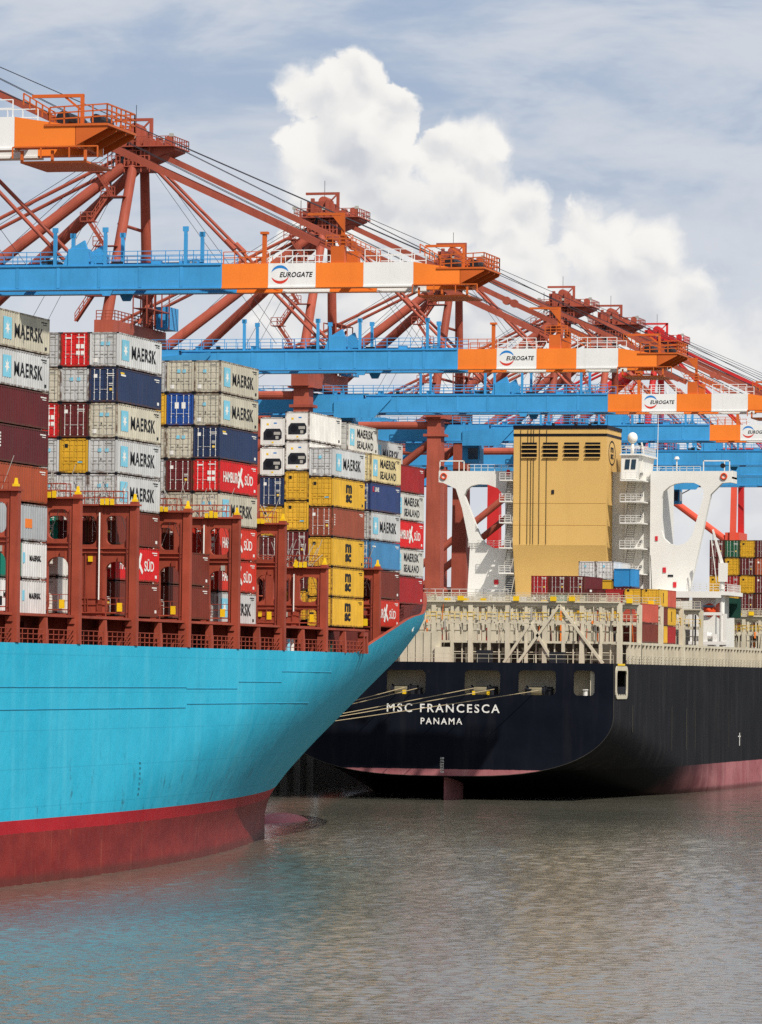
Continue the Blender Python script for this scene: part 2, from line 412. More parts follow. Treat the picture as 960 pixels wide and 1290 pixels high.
def blue_hull_mat():
    mt = bpy.data.materials.new('sky_blue_hull_paint'); mt.use_nodes = True
    t = NT(mt.node_tree); t.n.clear()
    out = t.new('ShaderNodeOutputMaterial'); bs = t.new('ShaderNodeBsdfPrincipled'); t.l.new(bs.outputs[0], out.inputs[0])
    co = t.new('ShaderNodeTexCoord').outputs['Object']
    sp = t.new('ShaderNodeSeparateXYZ'); t.l.new(co, sp.inputs[0]); z = sp.outputs[2]
    n1 = t.noise(co, 0.09, 5, 0.6); st = t.noise(t.vscale(co, (0.0, 0.55, 0.05)), 1.0, 6, 0.6)
    blue = t.mix(t.step(n1, 0.3, 0.7), lin((36, 163, 194)), lin((50, 174, 204)))
    blue = t.mix(t.m('MULTIPLY', t.step(st, 0.45, 0.75), 0.16), blue, lin((122, 200, 214)))
    st2 = t.noise(t.vscale(co, (0.0, 1.4, 0.10), (0, 3.0, 1.0)), 1.0, 7, 0.7)
    blue = t.mix(t.m('MULTIPLY', t.step(st2, 0.62, 0.78), 0.16), blue, lin((36, 120, 150)))
    scuff = t.noise(t.vscale(co, (0.0, 0.5, 0.33), (2, 8, 0)), 1.0, 9, 0.75)
    nearwl = t.step(z, 12.0, 5.0)
    blue = t.mix(t.m('MULTIPLY', t.m('MULTIPLY', t.step(scuff, 0.56, 0.64), nearwl), 0.65), blue, lin((44, 78, 92)))
    # plate butts
    br = t.new('ShaderNodeTexBrick'); 
    bc = t.new('ShaderNodeCombineXYZ'); t.put(bc.inputs[0], sp.outputs[1]); t.put(bc.inputs[1], z); t.l.new(bc.outputs[0], br.inputs[0])
    br.inputs['Scale'].default_value = 1.0; br.inputs['Brick Width'].default_value = 11.0; br.inputs['Row Height'].default_value = 2.9
    br.inputs['Mortar Size'].default_value = 0.05; br.inputs['Mortar Smooth'].default_value = 0.4
    blue = t.mix(t.m('MULTIPLY', br.outputs['Fac'], 0.20), blue, lin((26, 110, 140)))
    red = t.mix(t.step(n1, 0.35, 0.65), lin((158, 24, 34)), lin((172, 32, 40)))
    ox = t.mix(t.step(t.noise(t.vscale(co, (0, 0.2, 0.5)), 1.0, 7, 0.65), 0.3, 0.7), lin((112, 30, 28)), lin((134, 42, 36)))
    ox = t.mix(t.m('MULTIPLY', t.step(st2, 0.57, 0.72), 0.38), ox, lin((196, 122, 84)))
    wob = t.m('ADD', z, t.m('MULTIPLY', t.m('SUBTRACT', t.noise(t.vscale(co, (0, 1.2, 1.2)), 1.0, 6, 0.7), 0.5), 0.30))
    col = t.mix(t.step(wob, 3.86, 3.90), ox, red)
    col = t.mix(t.step(z, 4.86, 4.89), col, blue)
    wet = t.step(wob, 1.0, 0.3)
    col = t.mix(t.m('MULTIPLY', wet, 0.55), col, lin((70, 44, 34)))
    t.l.new(col, bs.inputs['Base Color']); bs.inputs['Roughness'].default_value = 0.5
    bs.inputs['Specular IOR Level'].default_value = 0.08
    bp = t.new('ShaderNodeBump'); bp.inputs['Strength'].default_value = 0.35; bp.inputs['Distance'].default_value = 0.22
    t.l.new(t.noise(t.vscale(co, (0.3, 0.62, 0.5)), 1.0, 3, 0.5), bp.inputs['Height']); t.l.new(bp.outputs[0], bs.inputs['Normal'])
    return mt
M_hull = blue_hull_mat()
blue_ship = empty('container_ship', (CX, 330, 0), 'sky blue container ship hull with red waterline band and flared bow', 'container ship')
mb = MB(); NU, NV = 64, 22
us = [i / NU for i in range(NU + 1)]; us = [1 - (1 - u) ** 1.35 for u in us]
for side in (1, -1):
    g = [[hull_point(u, j / NV, side) for j in range(NV + 1)] for u in us]
    g = [[(p[0], 150.0, p[2]) for p in g[0]]] + g
    vs = [p for r in g for p in r]; fs = []
    for i in range(len(g) - 1):
        for j in range(NV):
            a = i * (NV + 1) + j; q = (a, a + NV + 1, a + NV + 2, a + 1)
            fs.append(q if side > 0 else q[::-1])
    mb.add(vs, fs)
hull = part('hull', mb, M_hull, blue_ship, smooth=True)
# inside of the raised bulwark, its cap, and the deck
mb = MB()
for side in (1, -1):
    I = [hull_point(u, 1, side, 0.35) for u in us if 330 + 192 * u > 440]; O = [hull_point(u, 1, side) for u in us if 330 + 192 * u > 440]
    n = len(I)
    lowp = [(CX + side * max(0, half(p[1], DK) - 0.4), p[1], DK) for p in I]
    mb.add(I + lowp, [(i, i + 1, n + i + 1, n + i) for i in range(n - 1)])
    mb.add([(p[0], p[1], p[2] + 0.004) for p in I + O], [(i, i + 1, n + i + 1, n + i) for i in range(n - 1)])
part('bulwark', mb, M_lash, blue_ship)
mb = MB(); ys = [150, 330] + [330 + 4 * k for k in range(1, 46)]
for a, b in zip(ys[:-1], ys[1:]):
    ha, hb = half(a, DK) - 0.2, half(b, DK) - 0.2
    mb.add([(CX - ha, a, DK - .05), (CX + ha, a, DK - .05), (CX + hb, b, DK - .05), (CX - hb, b, DK - .05)], [(0, 1, 2, 3)])
part('deck', mb, M_deckr, blue_ship)
# bulb just breaking the surface
mb = MB().ball((CX, 503, -3.0), 3.4, 14.5, 3.95, 28, 16); part('bulbous_bow', mb, paint('bulb_red', (196, 72, 78), 0.4, 0.08, 0.2), blue_ship, smooth=True)
# rubbing strakes along the side
M_strake = paint('strake_blue', (42, 150, 182), .6, .1, .2)
for (ya, yb, z) in [(150, 384, 14.9), (384, 399.5, 14.8), (399.9, 414, 15.4), (414.1, 433, 16.35), (150, 383.8, 13.2), (384.2, 427, 13.5)]:
    mb = MB(); n = max(1, int((yb - ya) / 6))
    for k in range(n):
        y0, y1 = ya + (yb - ya) * k / n, ya + (yb - ya) * (k + 1) / n
        x0, x1 = CX + half(y0, z), CX + half(y1, z)
        mb.add([(x0 - .1, y0, z), (x0 + .05, y0, z), (x1 + .05, y1, z), (x1 - .1, y1, z), (x0 - .1, y0, z + .06), (x0 + .03, y0, z + .06), (x1 + .03, y1, z + .06), (x1 - .1, y1, z + .06)],
               [(0, 3, 2, 1), (4, 5, 6, 7), (0, 1, 5, 4), (1, 2, 6, 5), (2, 3, 7, 6), (3, 0, 4, 7)])
    part('hull_strake', mb, M_strake, blue_ship)
# coaming below the containers, side passage pillars, railing
COAM = 20.55
mb = MB(); mb.box(CX - 20, -118.2, 320, 470, DK, COAM); mb.box(CX - 15, -122.6, 470, 482, DK, COAM)
part('hatch_coaming', mb, M_deckr, blue_ship)
mb = MB(); mb.box(-118.2, -115.0, 320, 445, COAM - .22, COAM - .02); part('passage_roof', mb, M_lash, blue_ship)
for k in range(19):
    y = 324.3 + 7.52 * k
    if y > 447: break
    wide = (k % 2 == 0); mb = MB(); w = 0.95 if wide else 0.55
    x = -115.15 if y < 447 else -115.6
    if wide:
        mb.beam((x, y - .55, DK), (x, y - .45, COAM - .3), .7, .42, .6, .38); mb.beam((x, y + .75, DK), (x, y + .65, COAM - .3), .7, .42, .6, .38)
        mb.box(x - .3, x + .3, y - .8, y + 1.0, COAM - .7, COAM - .3)
    else: mb.beam((x, y, DK), (x, y, COAM - .3), .65, .6, .5, .42)
    part('pillar', mb, M_lash, blue_ship)
for k in range(18):
    y = 324.9 + 7.52 * k
    if y > 440: break
    part('railing', MB().rail([(-114.95, y, DK), (-114.95, y + 6.4, DK)], 1.15, 1.3, 0.03, 3), M_lash, blue_ship)
# passage fittings: small lockers, lamps
for k in range(40):
    y = 326 + 3.0 * k + random.uniform(-.6, .6); w = random.uniform(.3, .9); h = random.uniform(.4, 1.3); z = DK + random.choice([0, .3, .9])
    if y > 445: break
    part('passage_locker', MB().box(-118.19, -117.8, y, y + w, z, z + h), random.choice([M_dark, M_deckr, M_lash, M_deckr, M_steel]), blue_ship)
for y, m in ((395.4, M_green), (420.6, M_sky), (422.2, M_inkw), (436, M_green)):
    part('oil_drum', MB().tube((-116.2, y, DK), (-116.2, y, DK + 1.2), .42, n=12), m, blue_ship)

def rrect(x0, x1, z0, z1, r, n=4):
    pts = []
    for cx, cz, a0 in ((x1 - r, z0 + r, -pi / 2), (x1 - r, z1 - r, 0), (x0 + r, z1 - r, pi / 2), (x0 + r, z0 + r, pi)):
        for i in range(n + 1):
            a = a0 + pi / 2 * i / n; pts.append((cx + r * cos(a), cz + r * sin(a)))
    return pts
def arch(x0, x1, z0, z1, r, n=4):
    pts = [(x0, z0), (x1, z0)]
    for cx, a0 in ((x1 - r, 0), (x0 + r, pi / 2)):
        for i in range(n + 1):
            a = a0 + pi / 2 * i / n; pts.append((cx + r * cos(a), z1 - r + r * sin(a)))
    return pts
def blue_lashing_bridge(y, xo, ztop, ncell=7):
    pitch = 2.52
    x_in = xo - 0.85 - ncell * pitch
    holes = []
    for k in range(ncell):
        xr = xo - 0.85 - k * pitch
        holes.append(rrect(xr - 1.95, xr - 0.22, ztop - 3.5, ztop - 1.15, 0.5))
        if ztop > 28 and k in (0, 3, 6): holes.append(arch(xr - 1.95, xr - 0.22, COAM + .1, ztop - 4.9, 0.75))
        elif 25 < ztop < 28 and k in (0, 3): holes.append(arch(xr - 1.95, xr - 0.22, COAM + .1, ztop - 4.15, 0.5))
    lb = part('lashing_bridge', MB().plate([(x_in, DK + .01), (xo - .8, DK + .01), (xo - .8, ztop - .35), (x_in, ztop - .35)], holes, lambda a, b: (a, y - .25, b), (0, .5, 0)), M_lash, blue_ship)
    part('post', MB().beam((xo - .42, y, DK + .1), (xo - .42, y, ztop), .66, .75, .6, .7), M_lash, lb)
    for k in range(1, ncell + 1):
        xr = xo - 0.85 - k * pitch + 0.1
        part('post', MB().beam((xr, y - .1, DK + .1), (xr, y - .1, ztop - .36), .5, .42), M_lash, lb)
    mb = MB(); mb.box(x_in, xo - .02, y - .62, y + .62, ztop - .34, ztop - .2); part('walkway', mb, M_lash, lb)
    mb = MB().rail([(x_in, y - .58, ztop - .2), (xo - 1.2, y - .58, ztop - .2)], 1.05, 1.26, 0.03, 2).rail([(x_in, y + .58, ztop - .2), (xo - 1.2, y + .58, ztop - .2)], 1.05, 1.26, 0.03, 2)
    part('railing', mb, M_lash, lb)
    part('railing', MB().rail([(x_in, y - .34, COAM + .6), (xo - .9, y - .34, COAM + .6)], 1.0, 0.84, 0.025, 2), M_lash, lb)
    for k in range(0, ncell, 2):
        xr = xo - 0.85 - k * pitch - 2.4
        part('pipe', MB().tube((xr, y - .52, DK + 3.8), (xr, y - .52, ztop - .9), .06, n=6), M_inkw, lb)
    part('lamp', MB().box(xo - .6, xo - .2, y - .3, y + .25, ztop, ztop + .2).beam((xo - .4, y, ztop + .2), (xo - .4, y, ztop + .65), .26, .26, .16, .16), M_yel, lb)
    mb = MB()
    for k in range(3): mb.box(xo - 2.3 - k * .42, xo - 1.98 - k * .42, y - .75, y - .62, ztop - .28, ztop + random.uniform(.1, .35))
    part('twistlock_bin', mb, M_yel, lb)
    for z_ in (ztop - 4.2, ztop - 3.85, COAM + .35):
        if z_ > COAM: part('stiffener', MB().box(x_in, xo - .85, y - .40, y - .255, z_, z_ + .1), M_lash, lb)
    for k in range(ncell):
        xr = xo - 0.85 - k * pitch - 1.1
        if k not in (0, 3, 6):
            part('stiffener', MB().box(xr - .05, xr + .05, y - .36, y - .254, COAM + .5, ztop - 4.3), M_lash, lb)
            part('manhole', MB().box(xr - .75, xr - .3, y - .3, y - .252, COAM + 1.2, COAM + 2.6), M_deckr, lb)
        part('junction_box', MB().box(xr + .25, xr + .6, y - .42, y - .256, ztop - 4.9, ztop - 4.45), random.choice([M_dark, M_lash, M_yel, M_steel]), lb)
    part('cable_pipe', MB().tube((xo - .95, y - .4, DK + 1), (xo - .95, y - .4, ztop - 1.2), .06, n=6), M_deckr, lb)
    mb = MB()   # crossed lashing rods stowed on the walkway
    for k in range(9):
        xa = xo - 1.4 - random.uniform(0, 3.6); 
        mb.tube((xa, y - .5, ztop - .1), (xa - random.uniform(-1.2, 1.2), y + random.uniform(-.6, .5), ztop + random.uniform(.6, 2.0)), .03, n=5)
    part('lashing_rod', mb, M_steel, lb)
    mb = MB(); mb.box(xo - 1.9 + .2, xo - 1.3, y - .47, y - .26, COAM + .5, COAM + 1.2); part('control_box', mb, random.choice([M_yel, M_dark, M_yel]), lb)
    for k in (0, 1):
        xr = xo - .85 - k * pitch
        for s_, e_ in (((xr - .1), (xr - 2.3)), ((xr - 2.3), (xr - .1))):
            if random.random() < .75: part('turnbuckle_rod', MB().tube((s_, y + .9, ztop - 3.6), (e_, y + 1.02, ztop + 2.4), .028, n=5), M_steel, lb)
    return lb
for y in (339.3, 354.4, 369.45, 384.5, 399.5, 414.6): blue_lashing_bridge(y, -114.55, 30.0)
blue_lashing_bridge(429.6, -114.6, 26.4)
blue_lashing_bridge(444.75, -121.6, 26.6, 4)
blue_lashing_bridge(459.75, -117.2, 27.0, 4)
blue_lashing_bridge(474.75, -119.7, 24.5, 4)
# fore deck: windlass platform wall, ladder and deck rails inside the bulwark
mb = MB(); mb.box(CX - 12, -125.0, 489.5, 490.2, DK, 23.0); part('breakwater', mb, M_lash, blue_ship)
part('deck_ladder', MB().rail([(-121.0, 484, 22.2), (-120.6, 478, 21.6)], 1.1, 1.2, .03, 3).rail([(-126, 493, 23.0), (-134, 500, 23.2)], 1.2, 1.2, .03, 2), M_lash, blue_ship)
for k in range(6): part('mooring_bollard', MB().tube((-127.5 - 1.6 * k, 494 + 1.2 * k, DK), (-127.5 - 1.6 * k, 494 + 1.2 * k, DK + 1.3), .35, n=10), M_lash, blue_ship)
# small emblem near the bow
for k, (dy, w, h) in enumerate(((0, .9, .22), (.35, .5, .5), (1.1, .5, .25))):
    y = 473 + dy; x = CX + half(y, 20.7)
    o = link('bow_mark', MB().add([(x + .04, y, 20.6), (CX + half(y + w, 20.6) + .04, y + w, 20.6), (CX + half(y + w, 20.6 + h) + .04, y + w, 20.6 + h), (x + .06, y, 20.6 + h)], [(0, 1, 2, 3)]).mesh('bow_mark', (CX, 330, 0)), blue_ship)
    o.data.materials.append(M_inkw)
# draught marks and stains
for k in range(7):
    zz = 6.2 + .42 * k
    letters('draught_mark', str(68 + 2 * k), .42, .2, '+X', (half(371, zz) + .03, 41.0, zz), M_ink, blue_ship)

# ================================================================== containers
PAL = {  # key: (paint rgb, dirt, rust, look words, side marking, door style)
 'G': ((196, 197, 194), .30, .22, 'light grey', 'star', 'grey'),
 'g': ((188, 182, 162), .50, .40, 'tan stained grey', 'star', 'grey'),
 'g2': ((198, 192, 172), .36, .45, 'cream grey', 'star', 'grey'),
 'E': ((168, 172, 174), .30, .15, 'plain grey', None, 'grey'),
 'N': ((44, 58, 88), .22, .06, 'navy blue', 'smallw', 'white'),
 'Nr': ((52, 68, 112), .22, .06, 'slate blue', 'k', 'white'),
 'U': ((38, 78, 150), .20, .06, 'royal blue', None, 'squares'),
 'R': ((206, 40, 42), .18, .04, 'bright red', 'ham', 'squares'),
 'r': ((192, 56, 44), .20, .08, 'orange red', 'ham', 'squares'),
 'P': ((158, 42, 44), .20, .05, 'plain dark red', None, 'white'),
 'M': ((98, 40, 42), .25, .06, 'maroon', None, 'white'),
 'Mt': ((90, 38, 42), .25, .06, 'deep maroon', 'vert', 'white'),
 'B': ((148, 78, 58), .28, .10, 'brown', 'vert', 'white'),
 'b': ((112, 52, 42), .30, .12, 'dark brown', None, 'white'),
 'O': ((160, 76, 50), .28, .12, 'rust orange', None, 'white'),
 'Y': ((220, 172, 58), .22, .10, 'yellow', 'msc', 'yellow'),
 'y': ((214, 166, 50), .25, .12, 'plain yellow', None, 'yellow'),
 'W': ((234, 231, 222), .20, .10, 'white refrigerated', 'plain', 'reefer'),
 'S': ((206, 204, 195), .28, .20, 'pale grey', 'seal', 'grey'),
 'T': ((214, 196, 146), .32, .30, 'cream tan', 'seal', 'grey'),
 'L': ((72, 132, 176), .20, .06, 'light blue', 'smallw', 'white'),
 'A': ((52, 138, 196), .14, .03, 'clear blue', None, 'white'),
 'K': ((40, 92, 66), .22, .06, 'green', None, 'white'),
 'Kt': ((26, 128, 108), .22, .06, 'sea green', None, 'white'),
 'C': ((190, 88, 72), .18, .05, 'coral red', None, 'white'),
 'H': ((226, 222, 212), .35, .35, 'rust streaked white', None, 'grey'),
 'h': ((214, 214, 210), .25, .15, 'white', 'star', 'grey'),
}
for k, p in PAL.items(): paint('container_' + p[3].replace(' ', '_'), p[0], 0.55, 0.11, p[1] * 1.3, p[2] * 1.3, (96, 78, 60), 1.0, edge=0.85)
M_rod = paint('lock_rod_steel', (196, 194, 186), .5, .06, .3, .2)
M_rodp = paint('lock_rod_grey', (150, 148, 140), .5, .08, .3, .3)
CM = {}
def shell_mesh(L, H):
    key = (L, H)
    if key in CM: return CM[key]
    W = 2.44; mb = MB(); hw, hl = W / 2, L / 2
    for sx_ in (-1, 1):
        for sy_ in (-1, 1):
            mb.box(sx_ * hw, sx_ * (hw - .15), sy_ * hl, sy_ * (hl - .17), .12, H - .12)
    for sx_ in (-1, 1):
        mb.box(sx_ * (hw - .005), sx_ * (hw - .1), -hl + .17, hl - .17, .03, .17); mb.box(sx_ * (hw - .005), sx_ * (hw - .09), -hl + .17, hl - .17, H - .11, H - .01)
        n = int(L / 0.56); x0, x1 = sx_ * (hw - .012), sx_ * (hw - .05); pts = []
        for i in range(n):
            a = -hl + .17 + (L - .34) * i / n; d = (L - .34) / n
            pts += [(x0, a), (x0, a + d * .34), (x1, a + d * .5), (x1, a + d * .84)]
        pts.append((x0, hl - .17)); m = len(pts)
        mb.add([(p[0], p[1], .17) for p in pts] + [(p[0], p[1], H - .11) for p in pts], [(i, i + 1, m + i + 1, m + i) for i in range(m - 1)])
    for sy_ in (-1, 1):
        mb.box(-hw + .15, hw - .15, sy_ * (hl - .01), sy_ * (hl - .12), .03, .17); mb.box(-hw + .15, hw - .15, sy_ * (hl - .01), sy_ * (hl - .12), H - .13, H - .01)
    mb.box(-hw + .1, hw - .1, -hl + .1, hl - .1, H - .06, H - .025)
    mb.box(-hw + .1, hw - .1, -hl + .1, hl - .1, .06, .15)
    mb.box(-hw + .15, hw - .15, hl - .14, hl - .09, .17, H - .13)
    mb.box(-hw + .15, hw - .15, -hl + .09, -hl + .13, .17, H - .13)
    mb.m = 1
    for sx_ in (-1, 1):
        for sy_ in (-1, 1):
            for z in (0, H - .12): mb.box(sx_ * (hw + .004), sx_ * (hw - .17), sy_ * (hl + .004), sy_ * (hl - .18), z, z + .12)
    me = mb.mesh('shipping_container'); me.materials.append(None); me.materials.append(M_dark)
    CM[key] = me
    return me
def door_mesh(side, L, H):
    key = ('door', side, L, H)
    if key in CM: return CM[key]
    mb = MB(); x0, x1 = (-1.06, -.012) if side < 0 else (.012, 1.06); y = -L / 2 + .06
    mb.box(x0, x1, y, y + .028, .18, H - .14)
    n = 5
    for k in range(n):
        z = .18 + (H - .32) * (k + .5) / n; mb.box(x0 + .07, x1 - .07, y - .022, y, z - .17, z + .17)
    me = mb.mesh('door'); me.materials.append(None); CM[key] = me
    return me
def rod_mesh(x, L, H):
    key = ('rod', x, L, H)
    if key in CM: return CM[key]
    mb = MB(); y = -L / 2 + .012
    mb.tube((x, y, .2), (x, y, H - .16), .021, n=5)
    for z in (.2, .75, H - .85, H - .22): mb.box(x - .05, x + .05, y - .02, y + .03, z, z + .05)
    mb.box(x - .02, x + .3 * (1 if x < 0 else -1), y - .03, y, 1.03, 1.055)
    me = mb.mesh('lock_rod'); me.materials.append(M_rod); CM[key] = me
    return me
def setmat(o, m, i=0): o.material_slots[i].link = 'OBJECT'; o.material_slots[i].material = m
DEC = {}
def decal(name, parent, mat, face, a0, a1, z0, z1, d):
    """thin sheet; face '+X' spans y a0..a1 at x=d, face '-Y' spans x a0..a1 at y=d"""
    key = (face, a0, a1, z0, z1, d)
    if key not in DEC:
        mb = MB()
        if face == '+X': mb.box(d - .004, d, a0, a1, z0, z1)
        else: mb.box(a0, a1, d, d + .004, z0, z1)
        DEC[key] = mb.mesh(name); DEC[key].materials.append(mat)
    o = link(name, DEC[key], parent); setmat(o, mat)
    return o
def star_mesh(face, d):
    key = ('star', face, d)
    if key in DEC: return DEC[key]
    pts = []
    for i in range(14):
        r = .62 if i % 2 == 0 else .24; a = pi / 2 + 2 * pi * i / 14; pts.append((r * cos(a), r * sin(a)))
    mb = MB(); o = [(d, p[0], p[1]) if face == '+X' else (p[0], d, p[1]) for p in pts]
    c = (d, 0, 0) if face == '+X' else (0, d, 0)
    mb.add([c] + o, [(0, i + 1, (i + 1) % 14 + 1) for i in range(14)])
    me = mb.mesh('star'); me.materials.append(M_inkw); DEC[key] = me
    return me
ORD = ['topmost', 'second from top', 'third from top', 'fourth from top', 'fifth from top', 'sixth from top', 'seventh from top', 'lowest']
def container(key, xo, y, z, label, L=12.19, H=2.845, doors=2, marks=True, group=None):
    """xo: starboard face, y: near (door) end, z: underside"""
    rgb, di, ru, look, side, dst = PAL[key]
    pm = MATS['container_' + look.replace(' ', '_')]
    o = link('shipping_container', shell_mesh(L, H)); setmat(o, pm, 0)
    o.location = (xo - 1.22, y + L / 2, z)
    tag(o, label, 'container', group)
    hl = L / 2
    if dst == 'reefer':
        if doors:
            mbk = ('reefer', L, H)
            if mbk not in CM:
                mb = MB(); mb.box(-1.06, 1.06, -hl + .04, -hl + .08, .18, H - .14); CM[mbk] = mb.mesh('front_panel'); CM[mbk].materials.append(None)
                mb = MB(); pts = [(-.92, .62), (-.92, 1.35), (-.66, 1.72), (.74, 1.72), (.92, 1.4), (.92, .8), (.7, .62)]
                mb.prism([(a, -hl + .036, b) for a, b in pts], (0, -.02, 0)); CM[mbk + ('m',)] = mb.mesh('machinery_bay'); CM[mbk + ('m',)].materials.append(M_dark)
                mb = MB(); mb.tube((-.35, -hl + .03, 1.2), (-.35, -hl + .0, 1.2), .33, n=18); CM[mbk + ('f',)] = mb.mesh('fan'); CM[mbk + ('f',)].materials.append(M_black)
                mb = MB(); mb.box(.12, .78, -hl + .0, -hl + .02, 1.12, 1.4); mb.box(.3, .6, -hl - .002, -hl + .02, .7, 1.0); CM[mbk + ('c',)] = mb.mesh('compressor'); CM[mbk + ('c',)].materials.append(M_steel)
            pnl = link('front_panel', CM[mbk], o); setmat(pnl, pm)
            bay = link('machinery_bay', CM[mbk + ('m',)], o); link('fan', CM[mbk + ('f',)], bay); link('compressor', CM[mbk + ('c',)], bay)
            decal('warning_sticker', o, M_yel, '-Y', -.62, -.4, 2.05, 2.25, -hl + .03); decal('warning_sticker', o, M_logoB, '-Y', .1, .42, 2.2, 2.32, -hl + .03)
            decal('warning_sticker', o, M_yel, '-Y', -.1, .1, .3, .46, -hl + .03)
    elif doors:
        rm = {'white': M_inkw, 'squares': M_inkw, 'grey': M_rodp, 'yellow': MATS['container_plain_yellow']}[dst]
        for sd_ in (-1, 1):
            dr = link('door', door_mesh(sd_, L, H), o); setmat(dr, pm)
            if doors > 1:
                for xx in (.32, .80):
                    r_ = link('lock_rod', rod_mesh(sd_ * xx, L, H), dr); setmat(r_, rm)
        yy = -hl + .005
        if dst == 'squares':
            decal('door_panel', o, M_inkw, '-Y', -.48 if key == 'U' else .1, -.12 if key == 'U' else .42, 1.5, 2.05 if key == 'U' else 1.85, yy)
            decal('door_panel', o, M_inkw, '-Y', .14 if key == 'U' else .5, .5 if key == 'U' else .8, 1.5, 2.05 if key == 'U' else 1.85, yy)
            if key != 'U':
                decal('door_panel', o, M_inkw, '-Y', .1, .42, .95, 1.3, yy); decal('door_panel', o, M_inkw, '-Y', .5, .8, .95, 1.3, yy)
                decal('door_panel', o, M_inkw, '-Y', -.85, -.3, 2.3, 2.42, yy); decal('door_panel', o, M_inkw, '-Y', .15, .85, 2.38, 2.46, yy)
        elif dst == 'grey':
            if side in ('star', 'seal') and random.random() < .85:
                s_ = random.choice((-.42, -.3)); decal('emblem', o, M_sky, '-Y', s_, s_ + .3, 1.75, 2.05, yy)
                if random.random() < .5: decal('emblem', o, M_sky, '-Y', .2, .5, 1.75, 2.05, yy)
            decal('number_plate', o, M_rodp, '-Y', .2, .85, 2.42, 2.5, yy)
            if random.random() < .4: decal('number_plate', o, M_inkw, '-Y', -.9, -.55, .35, .7, yy)
            if random.random() < .5: decal('number_plate', o, M_dark, '-Y', -.2, -.1, 1.1, 1.22, yy)
        elif dst == 'yellow':
            decal('emblem', o, M_ink, '-Y', -.85, -.5, 2.1, 2.4, yy)
            if random.random() < .5: decal('number_plate', o, M_sky, '-Y', .35, .75, .85, .95, yy)
        else:
            if random.random() < .8: decal('number_plate', o, M_inkw, '-Y', .25, .9, 2.3, 2.36, yy); decal('number_plate', o, M_inkw, '-Y', .35, .9, 2.15, 2.2, yy)
            if random.random() < .7: decal('number_plate', o, M_inkw, '-Y', .45, .8, 1.5, 1.56, yy); decal('number_plate', o, M_inkw, '-Y', .45, .75, 1.35, 1.4, yy)
            if random.random() < .6: decal('number_plate', o, M_yel, '-Y', .5, .72, .95, 1.15, yy)
            if random.random() < .5: decal('number_plate', o, M_inkw, '-Y', -.85, -.55, 2.0, 2.3, yy)
    if marks and L > 10:
        xf = 1.213; ck = M_ink if PAL[key][5] in ('grey', 'yellow', 'reefer') else M_inkw
        decal('number_plate', o, ck, '+X', 4.15, 5.55, H - .42, H - .33, xf); decal('number_plate', o, ck, '+X', 4.6, 5.5, H - .58, H - .52, xf)
        if random.random() < .6: decal('number_plate', o, ck, '+X', 5.0, 5.5, .35, .6, xf)
        if side == 'star':
            e = decal('emblem', o, M_sky, '+X', -5.0, -3.05, .62, 2.3, xf)
            s_ = link('star', star_mesh('+X', xf + .004), e); s_.location = (0, -4.02, 1.46)
            letters('lettering', 'MAERSK', 6.9, 1.12, '+X', (xf + .002, 1.1, 1.40), M_ink, o, bold=.022, spacing=1.08)
        elif side == 'seal':
            e = decal('emblem', o, M_sky, '+X', -5.3, -3.5, .62, 2.3, xf)
            s_ = link('star', star_mesh('+X', xf + .004), e); s_.location = (0, -4.4, 1.46)
            letters('lettering', 'MAERSK', 6.6, .88, '+X', (xf + .002, .85, 1.98), M_ink, o, bold=.025, spacing=1.1)
            letters('lettering', 'SEALAND', 6.6, .78, '+X', (xf + .002, .85, .82), M_ink, o, bold=.025, spacing=1.1)
        elif side == 'ham':
            letters('lettering', 'HAMBURG', 5.2, .95, '+X', (xf + .002, -2.3, 1.4), M_inkw, o, bold=.02)
            letters('lettering', 'S\u00dcD', 2.7, 1.05, '+X', (xf + .002, 3.3, 1.42), M_inkw, o, bold=.02)
            fl = MB().add([(xf + .004, -.35, .62), (xf + .004, .15, .5), (xf + .004, 1.25, 2.3), (xf + .004, .75, 2.42)], [(0, 1, 2, 3)]).add([(xf + .006, 1.3, .6), (xf + .006, 1.6, .85), (xf + .006, .0, 2.1), (xf + .006, -.3, 1.85)], [(0, 1, 2, 3)])
            k_ = 'flag'
            if k_ not in DEC: DEC[k_] = fl.mesh('pennant'); DEC[k_].materials.append(M_inkw)
            link('pennant', DEC[k_], o)
        elif side == 'msc':
            letters('lettering', 'm', 2.3, .85, '+X', (xf + .002, 0.0, 1.92), M_ink, o, bold=.05)
            letters('lettering', 'sc', 2.3, .80, '+X', (xf + .002, 0.0, .98), M_ink, o, bold=.05)
        elif side == 'smallw':
            decal('number_plate', o, M_inkw, '+X', -5.2, -3.9, 2.2, 2.34, xf)
            if key == 'N': decal('number_plate', o, M_yel, '+X', -5.3, -4.3, 2.36, 2.5, xf)
        elif side == 'k':
            letters('lettering', 'K', .8, .55, '+X', (xf + .002, -5.0, 2.2), M_inkr, o, bold=.05); letters('lettering', 'LINE', 1.6, .45, '+X', (xf + .002, -3.6, 2.2), M_inkw, o, bold=.03)
        elif side == 'vert':
            for q in range(5): decal('number_plate', o, M_inkw, '+X', -5.5, -5.25, 1.1 + q * .24, 1.24 + q * .24, xf)
    return o

